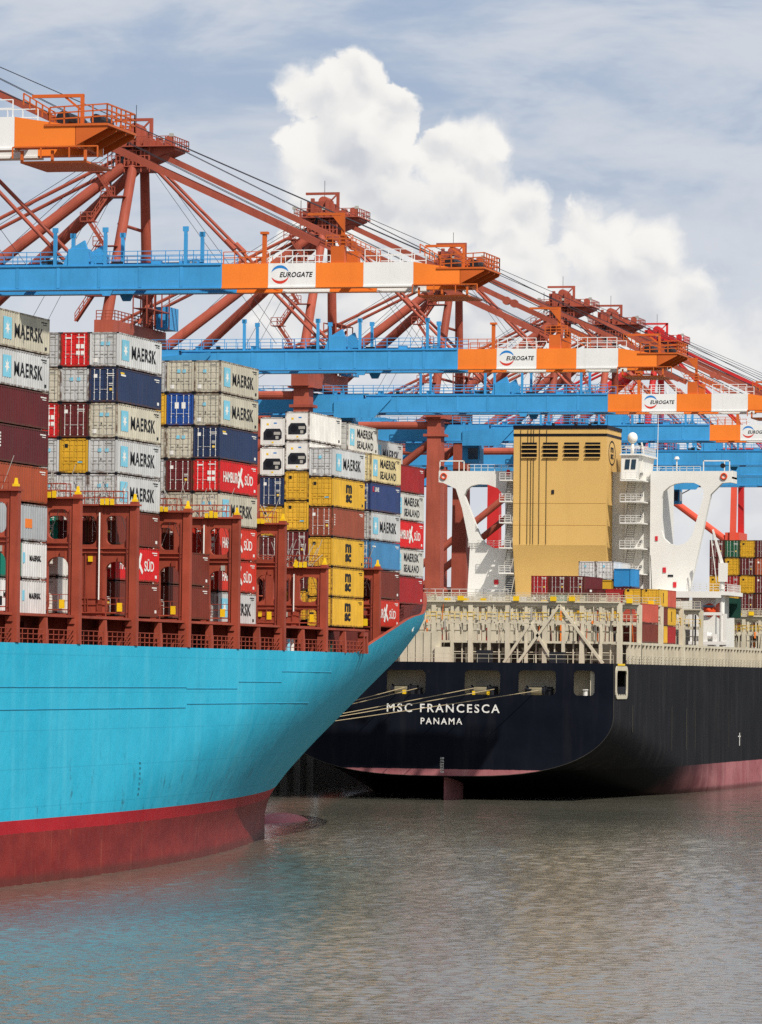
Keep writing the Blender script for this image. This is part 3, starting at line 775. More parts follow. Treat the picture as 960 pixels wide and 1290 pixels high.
TP = 2.915
BAYS = {-2: 340.78, -1: 355.82, 0: 370.86, 1: 385.9, 2: 400.95, 5: 446.0, 6: 461.05, 7: 476.1}
BAYN = {-2: 'leftmost bay', -1: 'low bay beside leftmost bay', 0: 'second tall bay', 1: 'low bay beside third tall bay', 2: 'third tall bay', 5: 'fourth tall bay', 6: 'fifth tall bay', 7: 'bay nearest bow'}
ROWN = ['outer row', 'second row', 'third row', 'fourth row']
WORD = {'star': ' lettered', 'seal': ' two-line lettered', 'ham': ' white lettered', 'msc': ' black lettered', 'k': ' red initial'}
def stack(bay, col, xo, top, keys, H=2.845, tp=TP, doors=2, marks=True, ship='blue ship'):
    z = top - H
    for i, k in enumerate(keys):
        look = PAL[k][3] + (WORD.get(PAL[k][4], '') if col == 0 else '')
        pos = 'lowest' if (i == len(keys) - 1 and i) else ORD[min(i, 6)]
        container(k, xo, BAYS[bay], z, f'{look} container, {pos}, {ROWN[col]}, {BAYN[bay]} of {ship}', 12.19, H, doors, marks, 'containers on the blue ship')
        z -= tp
PI_ = 2.5
stack(-2, 0, -117.0, 43.65, ['g', 'G', 'M', 'Mt', 'O'], doors=0)
z = 43.65 - 2.896 - 5 * TP
for (ka, kb) in (('E', 'E'), ('Kt', 'h'), ('h', 'h')):
    for k, yo, nm in ((ka, 0, 'aft'), (kb, 6.13, 'forward')):
        o = container(k, -117.0, BAYS[-2] + yo, z, f'{PAL[k][3]} short container, {nm} half, {["sixth","seventh","eighth"][int(round((43.65-2.896-5*TP-z)/TP))]} from top, leftmost bay of blue ship', 6.06, 2.845, 0, False, 'containers on the blue ship')
        if k == 'h':
            e = decal('emblem', o, M_sky, '+X', -2.75, -2.2, 1.2, 2.0, 1.213); letters('lettering', 'MAERSK', 2.9, .45, '+X', (1.216, .3, 1.6), M_ink, o, bold=.04)
        if k == 'E' and yo: decal('emblem', o, M_orange, '+X', -2.3, -.6, 1.0, 1.7, 1.213)
    z -= TP
for i in range(2):
    container('H', -117.0, BAYS[-1], COAM + .15 + (1 - i) * TP, f'rust streaked white short container, {["upper","lower"][i]}, behind lashing bridge of blue ship', 6.06, 2.845, 1, False, 'containers on the blue ship')
stack(0, 0, -117.0, 44.0, ['G', 'N', 'g2', 'G', 'G', 'b', 'R', 'b'])
stack(0, 1, -119.5, 44.0, ['R', 'G', 'M', 'y', 'G', 'M', 'b', 'b'], marks=False)
stack(0, 2, -122.0, 44.0, ['G', 'g2', 'R', 'G', 'G', 'Kt', 'b', 'b'], marks=False)
stack(1, 0, -117.0, COAM + .15 + 2 * TP, ['b', 'b'])
stack(1, 1, -119.5, COAM + .15 + 2 * TP, ['b', 'Mt'], marks=False)
stack(2, 0, -117.0, 43.7, ['g2', 'g2', 'N', 'R', 'g2', 'r', 'r', 'G'])
stack(2, 1, -119.5, 43.7, ['g2', 'U', 'g2', 'M', 'g', 'b', 'r', 'Kt'], marks=False)
stack(2, 2, -122.0, 43.7, ['G', 'Y', 'g2', 'G', 'G', 'b', 'b', 'b'], marks=False)
stack(5, 0, -118.62, 38.25, ['G', 'Y', 'B', 'Y', 'Y', 'Y'])
stack(5, 1, -121.1, 41.75, ['W', 'W', 'Y', 'Y', 'M', 'M', 'Y'], marks=True)
stack(5, 2, -123.6, 41.2, ['W', 'W', 'N', 'Y', 'M', 'M', 'b'], marks=False)
stack(6, 0, -118.7, 38.4, ['T', 'Nr', 'G', 'L', 'b', 'r'], doors=2)
stack(6, 1, -121.15, 41.5, ['S', 'G', 'U', 'G', 'L', 'b', 'b'], doors=1)
stack(7, 0, -119.9, 38.1, ['P', 'S', 'R', 'S', 'P'], doors=0)
stack(7, 1, -122.3, 40.65, ['G', 'G', 'P', 'b', 'b', 'b'], doors=0)

# ================================================================== black ship
MC, MHB, MY, MD = -145.8, 22.85, 605.0, 18.0
def black_hull_mat(name, top, worn):
    mt = bpy.data.materials.new(name); mt.use_nodes = True
    t = NT(mt.node_tree); t.n.clear()
    out = t.new('ShaderNodeOutputMaterial'); bs = t.new('ShaderNodeBsdfPrincipled'); t.l.new(bs.outputs[0], out.inputs[0])
    co = t.new('ShaderNodeTexCoord').outputs['Object']
    sp = t.new('ShaderNodeSeparateXYZ'); t.l.new(co, sp.inputs[0]); z = sp.outputs[2]
    st = t.noise(t.vscale(co, (0.5, 0.5, 0.06)), 1.0, 7, 0.65)
    n1 = t.noise(co, 0.15, 6, 0.6)
    blk = t.mix(t.step(n1, 0.3, 0.7), lin(top), lin(tuple(min(255, v + 7) for v in top)))
    blk = t.mix(t.m('MULTIPLY', t.step(st, 0.46, 0.74), worn), blk, lin((92, 88, 84)))
    sc = t.noise(t.vscale(co, (0.9, 0.9, 0.5), (4, 1, 0)), 1.0, 9, 0.75)
    blk = t.mix(t.m('MULTIPLY', t.step(sc, 0.62, 0.70), worn * 0.8), blk, lin((112, 84, 70)))
    red = t.mix(t.step(n1, 0.3, 0.7), lin((148, 88, 92)), lin((166, 108, 110)))
    red = t.mix(t.m('MULTIPLY', t.step(sc, 0.55, 0.68), 0.7), red, lin((78, 44, 44)))
    red = t.mix(t.m('MULTIPLY', t.step(st, 0.5, 0.75), 0.4), red, lin((186, 146, 140)))
    wob = t.m('ADD', z, t.m('MULTIPLY', t.m('SUBTRACT', sc, 0.5), 0.25))
    shade_soot = t.m('ADD', t.m('SUBTRACT', sp.outputs[1], t.m('MULTIPLY', z, 3.0)), t.m('MULTIPLY', t.m('SUBTRACT', n1, 0.5), 22.0))
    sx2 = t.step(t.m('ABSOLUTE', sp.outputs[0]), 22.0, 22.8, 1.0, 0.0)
    red = t.mix(t.m('MULTIPLY', t.m('MAXIMUM', t.step(shade_soot, 82.0, 30.0), 0.0), t.m('GREATER_THAN', sp.outputs[1], 0.4)), red, lin((17, 17, 19)))  # shade under the stern counter painted in black, plus soot along the quarter
    col = t.mix(t.step(wob, 3.95, 4.01), red, blk)
    col = t.mix(t.m('MULTIPLY', t.step(wob, 0.9, 0.3), 0.6), col, lin((50, 40, 34)))
    t.l.new(col, bs.inputs['Base Color']); bs.inputs['Roughness'].default_value = 0.6; bs.inputs['Specular IOR Level'].default_value = 0.03
    return mt
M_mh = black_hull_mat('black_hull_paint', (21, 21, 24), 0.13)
M_mt = black_hull_mat('navy_black_stern_paint', (15, 18, 27), 0.06)
black_ship = empty('container_ship', (MC, MY, 0), 'black hulled container ship seen from its stern, buff funnel and white bridge', 'container ship')
ZC = [(605, 3.1), (615, 1.9), (630, -0.6), (660, -6), (1000, -8)]
ZK = [(605, 11.0), (620, 9.6), (640, 7.0), (665, 3.4), (700, -1.5), (740, -4.5), (1000, -6)]
PX = [(605, 3.0), (660, 3.6), (720, 6), (1000, 8)]
NBT = 18
def breadth(Y): return MHB * (1.0 if Y < 880 else max(0.02, 1 - ((Y - 880) / 85) ** 2))
def section(Y):
    b = breadth(Y); zc, zk, p = interp(ZC, Y), interp(ZK, Y), interp(PX, Y)
    pts = [(b, 12.0 + (zk - 12.0) * k / 4) for k in range(4)]
    for k in range(NBT + 1):
        x = cos(pi / 2 * k / NBT) ** 0.7 if k < NBT else 0.0
        pts.append((b * x, zk - (zk - zc) * max(0.0, 1 - x ** p) ** (1 / 1.9)))
    return pts
sts = [605, 608, 611, 615, 620, 625, 630, 636, 642, 650, 658, 666, 675, 690, 710, 740, 790, 850, 880, 900, 925, 945, 960, 965]
mb = MB()
for side in (1, -1):
    g = [[(MC + side * x, Y, z) for x, z in section(Y)] for Y in sts]; m = len(g[0])
    vs = [p for r in g for p in r]; fs = []
    for i in range(len(g) - 1):
        for j in range(m - 1):
            a = i * m + j; q = (a, a + 1, a + m + 1, a + m); fs.append(q if side > 0 else q[::-1])
    mb.add(vs, fs)
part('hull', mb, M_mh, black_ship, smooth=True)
for side in (1, -1):   # upper side plating with the mooring port
    x = MC + side * MHB
    mb = MB().plate([(605.31, 12.0), (880, 12.0), (880, MD), (605.31, MD)], [rrect(606.4, 613.2, 13.9, 17.2, .7)] if side > 0 else [], lambda a, b: (x, a, b), (-.25 * side, 0, 0))
    part('side_plating', mb, M_mh, black_ship)
mb = MB()
for side in (1, -1):
    ys_ = [880, 900, 925, 945, 960, 965]
    mb.add([(MC + side * breadth(y), y, z) for y in ys_ for z in (12.0, MD)], [(2 * i, 2 * i + 2, 2 * i + 3, 2 * i + 1) for i in range(5)])
part('bow_plating', mb, M_mh, black_ship)
# transom with its mooring openings
sec = section(605)[4:]
out_ = [(x, z) for x, z in sec] + [(-x, z) for x, z in sec[-2::-1]]
out_ = [(MHB, MD)] + out_ + [(-MHB, MD)]
hol = [(-153.39, -148.1, 13.75, 16.9), (-142.89, -138.07, 13.75, 16.95), (-135.66, -130.65, 13.8, 17.0), (-128.3, -125.5, 13.8, 17.05), (-163.6, -158.6, 13.75, 16.9)]
mb = MB().plate([(x + MC, z) for x, z in out_], [rrect(a, b, c, d, .55) for a, b, c, d in hol], lambda a, b: (a, MY, b), (0, .3, 0))
part('transom', mb, M_mt, black_ship)
lips = []
mb = MB()
for k in range(len(out_) - 1):
    (xa, za), (xb, zb) = out_[k], out_[k + 1]
    if za > 11.2 and zb > 11.2: continue
    mb.beam((xa + MC, MY - .03, za), (xb + MC, MY - .02, zb), .06, .05)
part('transom_knuckle', mb, paint('knuckle_grey', (74, 72, 66), .6, .2, .3), black_ship)
# mooring deck inside
mb = MB(); mb.box(MC - 22.3, MC + 22.3, 605.5, 620, 13.3, 13.5); part('mooring_deck', mb, M_cream, black_ship)
mb = MB(); mb.box(MC - 22.3, MC + 19.0, 608.2, 608.5, 13.5, 17.5); part('mooring_deck_bulkhead', mb, M_cream, black_ship)
M_drumr = paint('rope_on_drum', (128, 120, 98), .8, .15, .3)
for xw in (-151.3, -160.5, -140.6, -133.2):
    mb = MB(); mb.tube((xw - 1.6, 606.75, 14.35), (xw + .7, 606.75, 14.35), .5, n=14); mb.tube((xw - 1.75, 606.75, 14.35), (xw - 1.6, 606.75, 14.35), .72, n=14); mb.tube((xw + .7, 606.75, 14.35), (xw + .85, 606.75, 14.35), .72, n=14)
    mb.box(xw + .9, xw + 1.7, 606.3, 607.5, 13.5, 14.9)
    w = part('mooring_winch', mb, M_dark, black_ship)
    part('rope_drum', MB().tube((xw - 1.3, 606.75, 14.35), (xw + .4, 606.75, 14.35), .56, n=14), M_drumr, w)
for xw in (-126.9, -134.6, -131.6, -149.2, -139.4):
    part('bollard', MB().tube((xw, 606.3, 13.5), (xw, 606.3, 14.5), .38, n=12).tube((xw, 606.3, 14.5), (xw, 606.3, 14.62), .52, n=12), M_shipw if xw == -126.9 else M_dark, black_ship)
part('roller_fairlead', MB().box(-151.2, -150.8, 604.95, 605.4, 13.75, 14.3).box(-141.8, -141.5, 604.95, 605.4, 13.75, 14.25).box(-139.85, -139.55, 604.95, 605.4, 13.75, 14.2), M_yel, black_ship)
mb = MB()
for k in range(5): mb.tube((MC + MHB + .06, 607.4 + k * 1.15, 13.9), (MC + MHB + .06, 607.4 + k * 1.15, 15.0), .16, n=8)
part('roller_fairlead', mb, M_dark, black_ship)
mb = MB().box(MC + 19.6, MC + 20.2, 605.6, 614.9, 13.5, 17.5); part('port_bulkhead', mb, M_cream, black_ship)
part('port_frame', MB().plate(rrect(605.9, 613.7, 13.4, 17.7, .9), [rrect(606.5, 613.1, 14.0, 17.1, .7)], lambda a, b: (MC + MHB + .005, a, b), (.14, 0, 0)), M_cream, black_ship)
part('port_hood', MB().box(MC + MHB + .01, MC + MHB + .2, 607.5, 611.4, 17.75, 18.0), M_yel, black_ship)
M_drain = paint('drain_stain', (62, 58, 48), .7, .15, .3)
for q, (px_, w_) in enumerate(((617.5, .16), (645.3, .12), (656.2, .14), (663.0, .1), (690, .12))):
    part('drain_streak', MB().box(MC + MHB + .002, MC + MHB + .02, px_, px_ + w_ * 2.5, 6.2 if q else 9, 12.6 - q * .3), M_drain, black_ship)
part('draught_board', MB().box(MC + MHB + .002, MC + MHB + .02, 699.2, 699.6, 6.3, 8.2).box(MC + MHB + .002, MC + MHB + .02, 698.2, 700.2, 7.6, 7.75), M_inkw, black_ship)
# rudder
mb = MB()
prof = [(0, .12), (1.2, .42), (3.5, .62), (6.0, .68), (8.2, .55), (9.4, .1)]
pts = [(MC - h, 606.8 + y) for y, h in prof] + [(MC + h, 606.8 + y) for y, h in prof[::-1]]
mb.prism([(x, y, -6) for x, y in pts], (0, 0, 9.0)); part('rudder', mb, paint('rudder_pink', (160, 104, 104), .6, .1, .35, .1), black_ship)
for k in range(6): letters('draught_mark', str(98 + 2 * k), .5, .28, '-Y', (0.05, -.012, 3.6 + .36 * k), M_inkw, black_ship)
letters('ship_name', 'MSC FRANCESCA', 15.2, 1.12, '-Y', (-145.7 - MC, -.02, 11.95), M_inkw, black_ship, bold=.012, spacing=1.3)
letters('home_port', 'PANAMA', 5.6, .84, '-Y', (-145.9 - MC, -.02, 10.25), M_inkw, black_ship, bold=.012, spacing=1.3)
mb = MB(); mb.box(MC - MHB + .26, MC + MHB - .26, 605.31, 880, MD - .45, MD - .15); part('deck', mb, M_deckr, black_ship)
mb = MB(); mb.box(MC - 19.5, MC + 19.3, 612, 674, MD - .14, 20.6); mb.box(MC - 19.5, MC + 19.3, 716, 872, MD - .14, 20.6); part('hatch_coaming', mb, paint('coaming_grey_brown', (92, 84, 72), .7, .15, .4, .2), black_ship)

def black_lashing_bridge(y, ztop=26.9, xr=None, xl=None, brace=()):
    xr = MC + MHB - .35 if xr is None else xr; xl = MC - MHB + .35 if xl is None else xl
    lb = part('lashing_bridge', MB().box(xl, xr, y - .55, y + .55, ztop - .95, ztop - .75), M_cream, black_ship)
    n = int(round((xr - xl) / 2.5))
    for k in range(n + 1):
        x = xl + (xr - xl) * k / n; w = .42 if k % 2 else .6
        part('post', MB().beam((x, y, MD - .1), (x, y, ztop - (.0 if k % 4 == 0 else .96)), w, w), M_cream, lb)
    for k in range(n):
        x = xl + (xr - xl) * (k + .5) / n
        part('stanchion', MB().beam((x, y + .42, MD - .1), (x, y + .42, 25.5), .16, .16), M_cream, lb)
    for z, w in ((20.75, .28), (23.4, .42), (25.75, .5)):
        part('beam', MB().box(xl, xr, y - w * .55, y + w * .55, z - w / 2, z + w / 2), M_cream, lb)
    part('railing', MB().rail([(xl, y - .52, ztop - .75), (xr, y - .52, ztop - .75)], 1.05, .85, .028, 3), M_cream, lb)
    part('railing', MB().rail([(xl, y - .35, 23.62), (xr, y - .35, 23.62)], 1.0, .85, .026, 2), random.choice([M_cream, M_yel]), lb)
    for k in range(n):     # gussets under the top beam
        x = xl + (xr - xl) * (k + .5) / n; h = (xr - xl) / n / 2 - .25
        part('gusset', MB().plate([(x - h, 24.9), (x - h, 25.5), (x + h, 25.5), (x + h, 24.9), (x + h * .6, 25.35), (x - h * .6, 25.35)], [], lambda a, b: (a, y - .1, b), (0, .2, 0)), M_cream, lb)
    for k in range(n):
        if random.random() < .55:
            x = xl + (xr - xl) * (k + random.uniform(.25, .75)) / n
            part('stowed_rod', MB().box(x - .1, x + .1, y - .5, y - .2, random.choice([20.9, 23.6]), random.choice([22.6, 23.2, 25.3])), random.choice([M_cream, M_steel, M_orange, M_dark, M_cream]), lb)
        if random.random() < .35:
            x = xl + (xr - xl) * (k + .5) / n
            part('twistlock_bin', MB().box(x - .4, x + .4, y - .85, y - .57, ztop - .75, ztop - .15), M_yel, lb)
    for k in range(26):
        x = random.uniform(xl + .5, xr - .5); z0 = random.choice([20.9, 20.9, 23.6]); h = random.uniform(1.2, 2.5)
        part('lashing_bar', MB().beam((x, y - .45, z0), (x + random.uniform(-.25, .25), y - .3, z0 + h), .09, .09), random.choice([M_cream, M_cream, M_steel, M_orange2, M_dark, M_deckr]), lb)
    for z_ in (19.4, 22.2): part('pipe', MB().tube((xl, y + .5, z_), (xr, y + .5, z_), .07, n=6), M_cream, lb)
    for (xa, za, xb, zb) in brace: part('brace', MB().beam((xa, y - .35, za), (xb, y - .35, zb), .36, .36), M_cream, lb)
    return lb
black_lashing_bridge(610.2, 26.9, brace=((-138.7, 18, -135.2, 23.2), (-131.9, 18, -135.2, 23.2), (-136.8, 18, -131.3, 25.6), (-125.4, 18, -131.3, 25.6)))
for y in (623.6, 638.7, 653.7, 668.9): black_lashing_bridge(y, 26.9)
for y in (733, 751.2, 766.3, 781.5): black_lashing_bridge(y, 26.9)
# side passage posts along the black ship's edge
for k in range(46):
    y = 616 + 2.6 * k
    part('deck_post', MB().beam((MC + MHB - .3, y, MD - .1), (MC + MHB - .3, y, 20.7), .5, .34 + .25 * (k % 3 == 0)), M_cream, black_ship)
part('edge_beam', MB().box(MC + MHB - .55, MC + MHB - .1, 612, 735, 20.55, 20.9), M_cream, black_ship)
part('railing', MB().rail([(MC + MHB - .08, 614, MD), (MC + MHB - .08, 735, MD)], 1.1, 1.3, .025, 3), M_cream, black_ship)
part('railing', MB().rail([(MC - MHB + .2, 605.5, MD), (MC + MHB - .2, 605.5, MD)], 1.1, 1.5, .025, 2), M_cream, black_ship)
mb = MB()
for k in range(5): mb.box(-152.2 + 1.06 * k, -151.25 + 1.06 * k, 607.4, 609.2, MD - .1, 22.0)
part('ventilator_trunk', mb, M_cream, black_ship)
for x in (-161, -156.4, -147.4, -141.8, -132.0):
    part('deck_locker', MB().box(x, x + 1.9, 607, 608.6, MD - .1, 19.4 + random.uniform(0, .8)), random.choice([M_cream, M_dark, M_steel]), black_ship)

# --- superstructure, standing a little forward of the dimensions it is drawn at
SHIFT[0] = Vector((-2.05, 9.7, 0.25))
SY = 692.0
def yz(pts, y): return [(a, y, b) for a, b in pts]
SHIFT[0] = Vector((-4.4, 18.2, 0.45))
fun = part('funnel', MB().prism([(-153.2, 680, 53.1), (-153.2, 680, 35.6), (-153.2, 682.5, 27.5), (-153.2, 691, 27.5), (-153.2, 691, 53.1)], (14.3, 0, 0)), M_funnel, black_ship)
part('funnel_band', MB().box(-153.26, -138.84, 679.94, 691.06, 52.0, 52.38), M_black, fun)
part('funnel_top', MB().box(-153.3, -138.8, 679.9, 691.1, 53.1, 53.65), M_black, fun)
for x0 in (-151.9, -148.65, -145.4, -142.15):
    lv = part('louvre', MB().box(x0, x0 + 2.28, 679.93, 679.99, 48.75, 51.05), M_black, fun)
    for k in range(4): part('slat', MB().box(x0 - .04, x0 + 2.32, 679.72, 679.92, 48.72 + .62 * k, 48.84 + .62 * k), M_funnel, lv)
for dx in (1.1, 2.2, 2.7, 3.1, 4.0, 5.1): part('wire', MB().tube((-153.2 + dx, 679.9, 53), (-153.2 + dx, 679.9, 35.7), .035, n=5), M_dark, fun)
part('deck_seam', MB().box(-153.21, -138.89, 679.96, 680.0, 41.9, 41.93).box(-153.21, -138.89, 679.96, 680.0, 38.6, 38.63), M_funnel, fun)
part('ladder_door', MB().box(-147.3, -146.9, 679.9, 680.0, 43.3, 43.9), M_dark, fun)
ring = MB()
for i in range(24):
    a0, a1 = 2 * pi * i / 24, 2 * pi * (i + 1) / 24
    ring.add([(-138.88, 684 + 2.6 * cos(a) * s, 49.6 + 1.9 * sin(a) * s) for s in (1, .86) for a in (a0, a1)], [(0, 1, 3, 2)])
part('funnel_emblem', ring, M_ink, fun)
letters('funnel_emblem', 'm', 2.2, .8, '+X', (-138.87 - MC, 684 - MY, 50.1), M_ink, fun, bold=.04)
letters('funnel_emblem', 'sc', 2.2, .8, '+X', (-138.87 - MC, 684 - MY, 49.1), M_ink, fun, bold=.04)
for k in range(7):
    part('exhaust_pipe', MB().tube((-151.5 + 1.75 * k, 684 + (k % 2) * 2, 53.5), (-151.5 + 1.75 * k, 684 + (k % 2) * 2, 53.9 + .15 * (k % 3)), .25, n=10), M_dark, fun)
SHIFT[0] = Vector((-2.05, 9.7, 0.25))
# accommodation tower behind the funnel
tow = part('accommodation_block', MB().box(-157.6, -133.9, 693.2, 704, MD, 47.0), M_shipw, black_ship)
part('wheelhouse', MB().prism([(-139.4, 690.5, 45.8), (-139.4, 690.5, 49.4), (-136.7, 690.5, 49.4), (-137.2, 690.5, 45.8)], (0, 12, 0)), M_shipw, tow)
for k in range(2): part('window', MB().prism([(-138.9 + .95 * k, 690.44, 47.3), (-138.75 + .95 * k, 690.44, 48.8), (-138.05 + .95 * k, 690.44, 48.8), (-138.2 + .95 * k, 690.44, 47.3)], (0, .07, 0)), M_glass, tow)
part('wheelhouse_roof', MB().box(-139.6, -136.3, 690.2, 703, 49.4, 49.62), M_shipw, tow)
part('railing', MB().rail([(-139.4, 690.4, 49.62), (-136.4, 690.4, 49.62), (-136.4, 702, 49.62)], 1.2, .8, .035, 3), M_shipw, tow)
# bridge wings, each one plate with its big rounded opening
wl = [(-168.0, 47.1), (-168.0, 45.4), (-167.3, 45.3), (-165.3, 44.4), (-164.3, 41.4), (-163.0, 35.4), (-163.4, 27.4), (-156.0, 27.4), (-156.0, 47.1)]
hl_ = [(-164.0, 43.4), (-163.6, 44.3), (-162.9, 44.85), (-161.8, 45.1), (-160.3, 45.05), (-158.8, 44.5), (-157.6, 43.2), (-157.5, 35.4), (-159.4, 35.4), (-160.6, 36.0), (-161.4, 37.0)]
wr = [(-135.2, 47.1), (-123.0, 47.1), (-123.0, 45.4), (-124.3, 45.3), (-126.0, 43.6), (-129.4, 27.6), (-135.2, 27.6)]
hr_ = [(-133.5, 43.0), (-133.2, 44.0), (-132.3, 44.8), (-131.4, 45.2), (-130.3, 45.35), (-128.6, 45.35), (-127.6, 44.9), (-127.1, 44.2), (-127.1, 43.3), (-128.7, 37.7), (-129.2, 36.8), (-129.9, 36.2), (-131.0, 35.9), (-132.2, 36.2), (-133.1, 37.0), (-133.5, 38.2)]
wingl = part('bridge_wing', MB().plate(wl, [hl_], lambda a, b: (a, SY, b), (0, 1.2, 0)), M_shipw, black_ship)
wingr = part('bridge_wing', MB().plate(wr, [hr_], lambda a, b: (a, SY, b), (0, 1.2, 0)), M_shipw, black_ship)
part('wing_deck', MB().box(-168.1, -156, SY + 1.21, SY + 5, 46.0, 46.3).box(-168.1, -156.0, SY + 4.8, SY + 5, 46.3, 47.2), M_shipw, wingl)
part('wing_deck', MB().box(-135.2, -122.9, SY + 1.21, SY + 5, 46.0, 46.3).box(-135.2, -122.9, SY + 4.8, SY + 5, 46.3, 47.2).box(-123.1, -122.9, SY + 1.21, SY + 5, 45.4, 47.2), M_shipw, wingr)
def torus_ring(c, R, r):
    mb = MB(); n = 16
    for i in range(n):
        a0, a1 = 2 * pi * i / n, 2 * pi * (i + 1) / n
        mb.tube((c[0] + R * cos(a0), c[1], c[2] + R * sin(a0)), (c[0] + R * cos(a1), c[1], c[2] + R * sin(a1)), r, n=6)
    return mb
part('lifebuoy', torus_ring((-167.2, SY - .12, 46.3), .42, .13), M_lifeb, wingl); part('lifebuoy', torus_ring((-124.0, SY - .12, 46.3), .42, .13), M_lifeb, wingr)
for (a, b, w) in ((-167.9, -164.0, wingl), (-127.2, -123.1, wingr)):
    part('searchlight_frame', MB().box(a, a + .14, SY, SY + .14, 47.1, 48.7).box(b - .14, b, SY, SY + .14, 47.1, 48.7).box(a, b, SY, SY + .14, 48.56, 48.72).box(b - .9, b - .78, SY, SY + .14, 47.1, 48.6), M_shipw, w)
part('searchlight', MB().tube((-124.2, SY - .1, 47.9), (-124.2, SY + .5, 47.9), .38, n=12), M_dark, wingr)
part('searchlight', MB().tube((-167.5, SY - .1, 47.6), (-167.5, SY + .4, 47.6), .3, n=12), M_dark, wingl)
part('railing', MB().rail([(-163.5, SY + .2, 47.1), (-156.2, SY + .2, 47.1)], 1.0, 1.0, .03, 2), M_shipw, wingl)
part('railing', MB().rail([(-135, SY + .2, 47.1), (-127.6, SY + .2, 47.1)], .7, 1.0, .03, 2), M_shipw, wingr)
part('fire_box', MB().box(-157.4, -156.9, SY - .12, SY - .01, 46.4, 47.3), M_inkr, wingl)
part('navigation_mast', MB().tube((-131.3, SY + .5, 47.1), (-131.3, SY + .5, 49.0), .1, n=8).tube((-131.3, SY + .5, 48.9), (-131.3, SY + .5, 49.3), .42, .25, n=10), M_shipw, wingr)
for s_, x0, x1, W in ((1, -138.9, -135.6, None), (-1, -157.4, -155.65, None)):
    for z in (45.6, 42.4, 39.2, 35.4, 31.6):
        dk = part('side_deck', MB().box(x0, x1, 687.2, 693.1, z - .18, z), M_shipw if s_ < 0 or z not in (42.4, 39.2) else M_shipw, tow)
        part('railing', MB().rail([(x0, 687.3, z), (x1, 687.3, z)], 1.05, .9, .03, 3), M_shipw, dk)
        mb = MB(); xa = x0 + .6
        for q in range(9): mb.box(xa + .05, xa + 1.15, 688.0 + .28 * q, 688.25 + .28 * q, z - 3.1 + .33 * q, z - 3.02 + .33 * q)
        mb.beam((xa, 688, z - 3.1), (xa, 690.6, z), .06, .22); mb.beam((xa + 1.2, 688, z - 3.1), (xa + 1.2, 690.6, z), .06, .22)
        part('stair', mb, M_steel, dk)
        part('deck_fitting', MB().box(x1 - 1.3, x1 - 1.0, 692.6, 693.1, z + .9, z + 1.3), M_dark, dk)
part('side_house', MB().box(-139.3, -136.6, 693.0, 693.15, 27.5, 49.0), M_shipw, tow)
part('fire_box', MB().box(-135.0 + .6, -135.0 + 1.0, SY - .1, SY - .01, 36.6, 37.3), M_inkr, wingr)
part('fire_box', MB().box(-131.6, -131.1, SY - .1, SY - .01, 29.6, 30.4).box(-133.2, -132.7, SY - .1, SY - .01, 31.8, 32.6), M_inkr, wingr)
part('porthole', MB().box(-132.4, -131.6, SY - .08, SY - .01, 31.2, 31.5), M_dark, wingr)
part('fire_box', MB().box(-159.2, -158.5, SY - .1, SY - .01, 29.9, 30.6), M_inkr, wingl)
part('stair', MB().rail([(-134.8, SY - .3, 28.5), (-134.8, SY - 1.5, 33.5)], .9, .5, .03, 3), M_dark, wingr)
part('doorway', MB().box(-157.3, -156.1, 691.7, 691.95, 27.6, 31.1).box(-155.6, -153.4, 691.7, 691.95, 27.6, 31.1), M_glass, tow)
part('louvre_panel', MB().box(-156.6, -154.9, 691.6, 691.9, 33.0, 34.8), M_steel, tow)
part('railing', MB().rail([(-163.2, SY - .3, 35.5), (-157.6, SY - .3, 35.5)], 1.0, .8, .03, 3), M_shipw, tow)
part('catwalk', MB().box(-168.4, -138.6, 676.0, 691.8, 27.2, 27.75), M_shipw, black_ship)
part('railing', MB().rail([(-168.2, 676.1, 27.75), (-153.4, 676.1, 27.75)], 1.1, 1.2, .035, 2), M_shipw, black_ship)
mb = MB()
for k in range(12): mb.plate([(-168.2 + 2.45 * k, 26.6), (-168.2 + 2.45 * k, 27.2), (-165.75 + 2.45 * k, 27.2), (-165.75 + 2.45 * k, 26.6), (-166.2 + 2.45 * k, 27.0), (-167.8 + 2.45 * k, 27.0)], [], lambda a, b: (a, 675.9, b), (0, .3, 0))
part('scalloped_girder', mb, M_shipw, black_ship)
part('boat_deck', MB().box(-134.5, -122.4, 687.0, 700, 28.4, 28.95).box(-134.5, -123.4, 687.0, 687.4, 28.0, 28.4), M_shipw, black_ship)
part('railing', MB().rail([(-128.6, 687.1, 28.95), (-122.6, 687.1, 28.95), (-122.6, 699, 28.95)], 1.1, 1.0, .035, 3), M_shipw, black_ship)
part('satellite_dome', MB().ball((-138.4, 694, 52.2), .78, .78, .85).tube((-138.4, 694, 49.6), (-138.4, 694, 51.6), .3, .22, n=10), M_shipw, black_ship, smooth=True)
mb = MB().beam((-138.9, 696, 49.6), (-138.6, 696, 53), .25, .25).beam((-136.9, 696, 49.6), (-137.4, 696, 51.6), .2, .2).beam((-140, 696, 50.9), (-136.4, 696, 50.9), .15, .15)
part('radar_mast', mb, M_shipw, black_ship)
part('whip_aerial', MB().tube((-134.6, 694, 46.5), (-134.4, 694, 59.5), .07, .03, n=6), M_shipw, black_ship)
part('deck_house', MB().box(-135.5, -126.5, 703, 716, MD, 28.0), M_shipw, black_ship)
part('under_deck_house', MB().box(-128.0, -124.5, 688.5, 700, MD, 28.3), M_shipw, black_ship)
